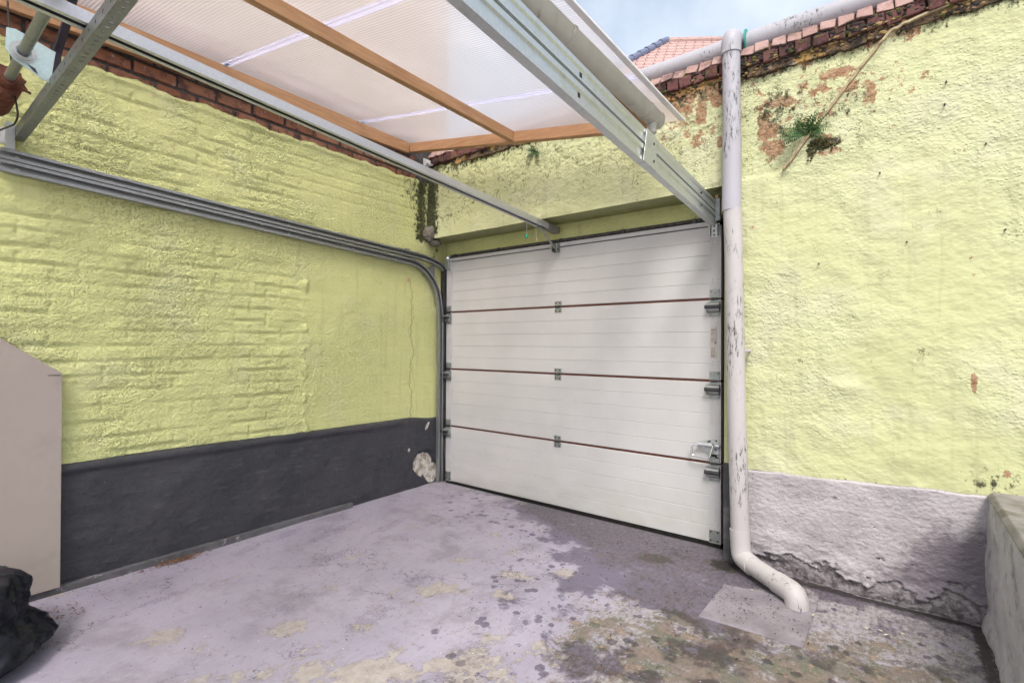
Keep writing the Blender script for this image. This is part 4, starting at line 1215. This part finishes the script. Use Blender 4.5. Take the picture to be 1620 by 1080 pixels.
# ------------------------------------------------------------------ downpipe and the pipe on the wall top
dp = thing('downpipe', (2.86, -.50, 0), 'pale painted rainwater downpipe beside the garage door with angled shoe', 'pipe')
yp = -.272
R_ = .0465
mesh_obj('upper_length', MB().tube([(2.494, yp, 2.86), (2.498, yp, 2.36), (2.499, yp, 1.935)], R_ * .98, 24), M_pipe_old, dp, smooth='edge')
mesh_obj('lower_length', MB().tube([(2.502, yp, 1.95), (2.509, yp, 1.70), (2.518, yp, 1.20), (2.526, yp, .80), (2.546, yp, .12)], R_ * 1.01, 24), M_pipe, dp, smooth='edge')
for z, x, h in ((2.36, 2.498, .004),):
    mesh_obj('socket', MB().tube([(x, yp, z - .42), (x, yp, z)], R_ * 1.06, 24), M_pipe_old, dp, smooth='edge')
mesh_obj('lower_socket', MB().tube([(2.541, yp, .215), (2.546, yp, .125)], R_ * 1.09, 24), M_pipe, dp, smooth='edge')
el_ = fillet([(2.546, yp, .128), (2.551, yp - .004, .070), (2.62, -.335, .058)], .09, 8)
mesh_obj('lower_bend', MB().tube([tuple(p) for p in el_], R_ * 1.09, 24), M_pipe, dp, smooth='edge')
mesh_obj('floor_run', MB().tube([(2.605, -.322, .060), (2.765, -.462, .058)], R_ * 1.0, 24), M_pipe, dp, smooth='edge')
mesh_obj('shoe', MB().tube([tuple(p) for p in fillet([(2.752, -.450, .058), (2.846, -.532, .057), (2.850, -.536, -.03)], .05, 8)], R_ * 1.10, 24), M_pipe, dp, smooth='edge')
tb = fillet([(2.494, yp, 2.80), (2.494, yp, 2.90), (2.494, -.165, 2.905)], .08, 8)
mesh_obj('top_elbow', MB().tube([tuple(p) for p in tb], R_ * 1.1, 24), M_pipe_old, dp, smooth='edge')
mesh_obj('bracket_bolt', MB().box(2.560, 2.592, -.262, -.245, 1.168, 1.182).tube([(2.575, -.255, 1.175), (2.575, -.19, 1.175)], .006, 8), M_pipe, dp, bevel=.002)
wp = thing('wall_top_pipe', (2.8, -.14, 2.83), 'mouldy grey-white pipe lying along the brick coping', 'pipe')
mesh_obj('pipe_length', MB().tube([(.1, -.14, 2.905), (2.3, -.14, 2.905), (4.6, -.14, 2.905)], .057, 24), M_pipe_old, wp, smooth='edge')
for x in (2.40, 2.58, 2.72, 3.3):
    mesh_obj('collar', MB().tube([(x, -.14, 2.905), (x + (.07 if x < 3 else .03), -.14, 2.905)], .0595, 24), M_pipe_old, wp, smooth='edge')
mesh_obj('green_seal', MB().tube([(2.545, -.165, 2.905), (2.553, -.165, 2.905)], .061, 24), simple('teal_seal', (.05, .32, .26), (.06, .36, .3)), wp, smooth='edge')

# ------------------------------------------------------------------ small things on the floor
sb = MB().prism([(2.523, -.516), (2.515, -.894), (2.916, -.875), (2.923, -.436)], (-.02, .007), lambda a, b, d: (a, b, d))
g = G('mauve_drain_slab'); p = g.pos()
col = g.mix(g.noise(p, 6, 5).step(.3, .7), (.20, .18, .205), (.30, .275, .30))
col = g.mix(g.noise(p, 9, 6, .75).step(.50, .62) * .6, col, (.17, .15, .16))
col = g.mix(g.noise(p, 45, 6, .72).step(.60, .65) * .9 * g.noise(p, 5, 3).step(.4, .6), col, (.03, .028, .03))
M_slab = g.done(col, .6, 0, g.bump(g.noise(p, 50, 5), .003))
solo('drain_slab', sb, M_slab, (2.72, -.68, 0), 'square grey slab set in the floor under the downpipe shoe', 'slab', bevel=.004)
# fibreboard offcut leaning on the house wall
nz = lambda b: .046 - .012 * (b / 1.4)
m_ = MB().add([(nz(b) + d, a, b) for d in (-.009, .009) for a, b in [(-2.580, .036), (-2.580, 1.052), (-2.80, 1.225), (-3.02, 1.395), (-3.7, 1.395), (-3.7, .036)]],
              [tuple(range(6))[::-1], tuple(range(6, 12))] + [(i, (i + 1) % 6, 6 + (i + 1) % 6, 6 + i) for i in range(6)])
solo('fibreboard_offcut', m_, M_mdf, (.04, -3.1, .036), 'large pale fibreboard offcut with a sloping corner leaning on the house wall', 'board', bevel=.0015)

cut = MB().box(.0472, .0485, -2.632, -2.586, 1.043, 1.046)  # thin dark strip on the board face, in place of a shaded slit
o = mesh_obj('saw_cut', cut, M_dark, None); fb = bpy.data.objects['fibreboard_offcut']; o.parent = fb; o.location = -Vector(fb.location)
# refuse bag
b = bmesh.new(); bmesh.ops.create_icosphere(b, subdivisions=6, radius=1)
vs = np.array([v.co[:] for v in b.verts]); fs = [tuple(v.index for v in f.verts) for f in b.faces]; b.free()
th = np.arctan2(vs[:, 1], vs[:, 0]); t = (vs[:, 2] + 1) / 2
ang = np.arcsin(np.clip(vs[:, 2], -1, 1)); tt = (ang + math.pi / 2) / math.pi
rad = np.interp(tt, [0, .10, .22, .38, .47, .52, .60, .74, .86, .95, 1], [0, .24, .305, .272, .232, .216, .228, .232, .19, .09, 0])
hh = np.interp(tt, [0, .10, .22, .38, .50, .60, .74, .86, .95, 1], [.0, .006, .06, .11, .150, .19, .255, .30, .318, .322])
cx_, sx_ = np.cos(th), np.sin(th)
w1 = fbm(cx_ * 1.5 + 5 + hh * 2, sx_ * 1.5 + hh * 5, 2, 91); w2 = 1 - np.abs(pnoise(cx_ * 2.6 + hh * 5, sx_ * 2.6 - hh * 8, 92)) * 2.4
w3 = 1 - np.abs(pnoise(th * 6 + hh * 10 + w1 * 2, hh * 5, 93)) * 2.4
pin = np.exp(-((tt - .5) / .11) ** 2)
w4 = 1 - np.abs(pnoise(th * 14 + hh * 8, hh * 9, 94)) * 2.4
rad = rad * (1 + .14 * w1 + .02 * w2 + .012 * w3 + .035 * pin * w4)
cr = sum(a_ * np.abs(pnoise(th * f_ * .55 + hh * f_ * q_, hh * f_ * 2.2 - th * .4 * q_, 120 + f_)) for a_, f_, q_ in ((.055, 4, 1.5), (.045, 7, -2.0), (.03, 12, 2.5)))
rad = rad * (1.045 - cr)
hh2 = hh + (.006 * w2 - .16 * cr * hh) * (hh > .04)
bag = MB(); bag.v = np.stack([.46 + rad * cx_ * 1.10, -2.975 + rad * sx_ * .92, np.maximum(hh2, .002)], -1).tolist(); bag.f = fs
g = G('black_bag_plastic'); p = g.pos()
M_bag = g.done((.012, .013, .020), .33, 0, g.bump(g.voro(g.scale(p, (1.5, 1.5, .8)), 18), .005, .9), .22)  # bluish base colour stands in for bluish highlights on the plastic
solo('refuse_bag', bag, M_bag, (.5, -2.965, 0), 'crumpled black plastic refuse bag in front of the fibreboard', 'bag', smooth=True)

# ferns
M_fern = simple('fern_green', (.035, .085, .025), (.085, .16, .045), 60, .5)


def fern(name, base, n, length, label, seed, down=False):
    t = thing(name, base, label, 'plant'); r = random.Random(seed)
    for k in range(n):
        a = math.radians(-95 + 190 * (k + .5) / n + r.uniform(-12, 12)) if not down else r.uniform(0, 2 * math.pi)
        L = length * r.uniform(.6, 1.1); out = r.uniform(.25, .7)
        d = Vector((math.sin(a), -out, math.cos(a) * .8 + (.15 if not down else 0))).normalized()
        mb = MB(); pts = []; p = Vector(base); dd = d.copy()
        for i in range(12):
            pts.append(p.copy()); p = p + dd * (L / 11); dd = (dd + Vector((0, -.01, -.085))).normalized()
        mb.tube([tuple(q) for q in pts], [.0016 * (1 - i / 14) for i in range(12)], 4)
        for i in range(1, 12):
            tdir = (pts[min(i + 1, 11)] - pts[i - 1]).normalized(); side = tdir.cross(Vector((r.uniform(-.3, .3), -1, .35))).normalized()
            wl = L * .19 * math.sin(math.pi * min(1, (i + 1.2) / 12.5)) * r.uniform(.8, 1.15)
            for s in (-1, 1):
                e = pts[i] + side * s * wl + tdir * wl * .45 + Vector((0, r.uniform(-.004, .004), -wl * .2)); c = (pts[i] + e) / 2; w_ = tdir * wl * .24
                up_ = Vector((0, -.0008, 0))
                mb.add([pts[i], c + w_, e, c - w_, pts[i] + up_, c + w_ + up_, e + up_, c - w_ + up_], [(0, 1, 2, 3), (7, 6, 5, 4), (0, 4, 5, 1), (1, 5, 6, 2), (2, 6, 7, 3), (3, 7, 4, 0)])
        mesh_obj('frond', mb, M_fern, t, recalc=False)
    return t


fern('fern', (2.835, YW - .010, 2.285), 20, .14, 'bushy dark green fern growing out beside the diagonal strip', 3)
fern('fern', (1.137, YW - .012, 2.600), 18, .085, 'small green fern rooted in the lintel face below the canopy timber', 4, True)

# leaf litter and crumbs
M_leafs = [simple('rust_leaf', (.16, .065, .02), (.24, .11, .04), 40, .8), simple('dark_crumb', (.02, .016, .014), (.045, .035, .03), 40, .9), simple('pale_petal', (.55, .50, .30), (.62, .60, .45), 40, .8)]


def litter(name, spots, m, label, cat, seed):
    r = random.Random(seed); mb = MB()
    for cx, cy, sx, sy, ro, n, s in spots:
        for i in range(n):
            a, b_ = r.gauss(0, sx), r.gauss(0, sy)
            x = cx + a * math.cos(ro) - b_ * math.sin(ro); y = cy + a * math.sin(ro) + b_ * math.cos(ro)
            if x < .045 or y > -.12 or x > 3.46: continue
            if x > 2.44 and y > -.25: continue
            q = s * r.uniform(.5, 1.4); an = r.uniform(0, 6.28); z = .0065 + r.uniform(0, .006) + (.008 if (2.5 < x < 2.93 and -.9 < y < -.43) else 0)
            c, sn = math.cos(an), math.sin(an); tilt = r.uniform(-.4, .4)
            P_ = [(q, 0), (.2 * q, .45 * q), (-q, .1 * q), (.1 * q, -.4 * q)]
            mb.add([(x + u * c - v * sn, y + u * sn + v * c, z + tilt * u) for u, v in P_] + [(x + u * c - v * sn, y + u * sn + v * c, z + tilt * u + .0012) for u, v in P_],
                   [(3, 2, 1, 0), (4, 5, 6, 7), (0, 1, 5, 4), (1, 2, 6, 5), (2, 3, 7, 6), (3, 0, 4, 7)])
    o = solo(name, mb, m, (spots[0][0], spots[0][1], 0), label, cat, recalc=False); o['kind'] = 'stuff'


litter('leaf_litter', [(.075, -2.09, .015, .06, 0, 130, .008), (.10, -2.15, .025, .1, 0, 50, .006), (.30, -2.66, .05, .06, .2, 60, .007), (.22, -2.45, .1, .2, 0, 50, .004)], M_leafs[0], 'rust brown leaf scraps drifted against the skirting strip', 'leaves', 1)
litter('floor_crumbs', [(2.0, -.6, .5, .35, 0, 150, .0050), (1.2, -1.2, .7, .8, 0, 120, .0038), (2.66, -.68, .10, .09, 0, 120, .0042), (2.7, -1.1, .5, .25, 0, 60, .005), (2.35, -.25, .15, .05, 0, 40, .006), (.4, -2.3, .3, .4, 0, 50, .004)], M_leafs[1], 'dark crumbs of dirt strewn over the lilac floor', 'dirt', 2)
litter('fallen_petals', [(2.85, -.5, .12, .1, 0, 7, .007), (3.2, -.5, .15, .1, 0, 8, .008), (1.4, -1.4, .8, .7, 0, 30, .0032)], M_leafs[2], 'pale petals and paint chips scattered near the downpipe shoe', 'petals', 3)

# ------------------------------------------------------------------ neighbouring tiled roof beyond the wall
nb = thing('neighbour_house', (1.0, 11, 0), 'neighbouring house with pink tiled hip roof and blue ridge', 'building')
M_tile = brick_mat('pale_pink_roof_tile', ((.50, .33, .30), (.56, .40, .36), (.44, .28, .26)), .2, (.35, .22, .2))  # pale pink tile colour, mottled by noise

apex = Vector((-1.655, 9.95, 9.36)); ee = Vector((.82, .572, 0)); nn = Vector((.572, -.82, 0))
run, drop = 1.18 * 2.4, 1.37 * 2.4                      # ridge to eaves
hipE = -1.55 * 2.4
RL = 7.0                                                 # ridge length
P3 = lambda e, n, z: tuple(apex + ee * e + nn * n + Vector((0, 0, z)))
eav = [(hipE, run), (RL - hipE, run), (RL - hipE, -run), (hipE, -run)]
m_ = MB().add([P3(e * .97, n * .93, -drop) for e, n in eav] + [tuple(Vector(P3(e * .97, n * .93, 0)) * 1 - Vector((0, 0, apex.z + .06))) for e, n in eav],
              [(0, 1, 2, 3), (7, 6, 5, 4), (0, 4, 5, 1), (1, 5, 6, 2), (2, 6, 7, 3), (3, 7, 4, 0)])
mesh_obj('wall', m_, simple('far_brick_wall', (.30, .16, .12), (.36, .2, .15), 3, .85), nb)
m_ = MB().add([P3(e, n, -drop) for e, n in eav] + [P3(0, 0, -.03), P3(RL, 0, -.03)], [(0, 1, 5, 4), (1, 2, 5), (2, 3, 4, 5), (3, 0, 4), (3, 2, 1, 0)])
roof = mesh_obj('roof', m_, M_tile, nb)
sl2 = math.hypot(run, drop); rows = 22
tl = MB(); r = random.Random(3)
for i in range(rows):
    t0, t1 = i / rows, (i + 1.12) / rows
    e0, e1 = hipE * t1, RL - hipE * t1
    x = e0 + (i % 2) * .11
    while x < min(e1, 6.5):
        w_ = .205; h0, h1 = .028, .062 + r.uniform(-.006, .008)
        q = [(x, t0, h0), (x + w_, t0, h0), (x + w_, t1, h1), (x, t1, h1)]
        lo_ = [P3(a, run * t, -drop * t - .005) for a, t, h in q]; hi = [P3(a, run * t, -drop * t + h) for a, t, h in q]
        tl.add(lo_ + hi, [(3, 2, 1, 0), (4, 5, 6, 7), (0, 1, 5, 4), (1, 2, 6, 5), (2, 3, 7, 6), (3, 0, 4, 7)]); x += .222
o = mesh_obj('roof_tiles', tl, M_tile, roof); o['kind'] = 'stuff'
M_ridge = simple('blue_grey_hip_tile', (.13, .15, .24), (.18, .20, .30), 6, .5)
hd = Vector((hipE, run, -drop)); n_ = 17
for i in range(n_):
    a, b_ = hd * (i / n_), hd * ((i + 1.1) / n_)
    m_ = MB().tube([P3(a.x, a.y, a.z + .06), P3(b_.x, b_.y, b_.z + .075)], [.085, .10], 10)
    mesh_obj('hip_tile', m_, M_ridge, roof, smooth='edge')
for i in range(14):
    mesh_obj('ridge_tile', MB().tube([P3(i * .4, 0, .02), P3(i * .4 + .42, 0, .025)], [.09, .10], 10), M_tile, roof, smooth='edge')

for o in bpy.data.objects:
    if '_b' in o: del o['_b']
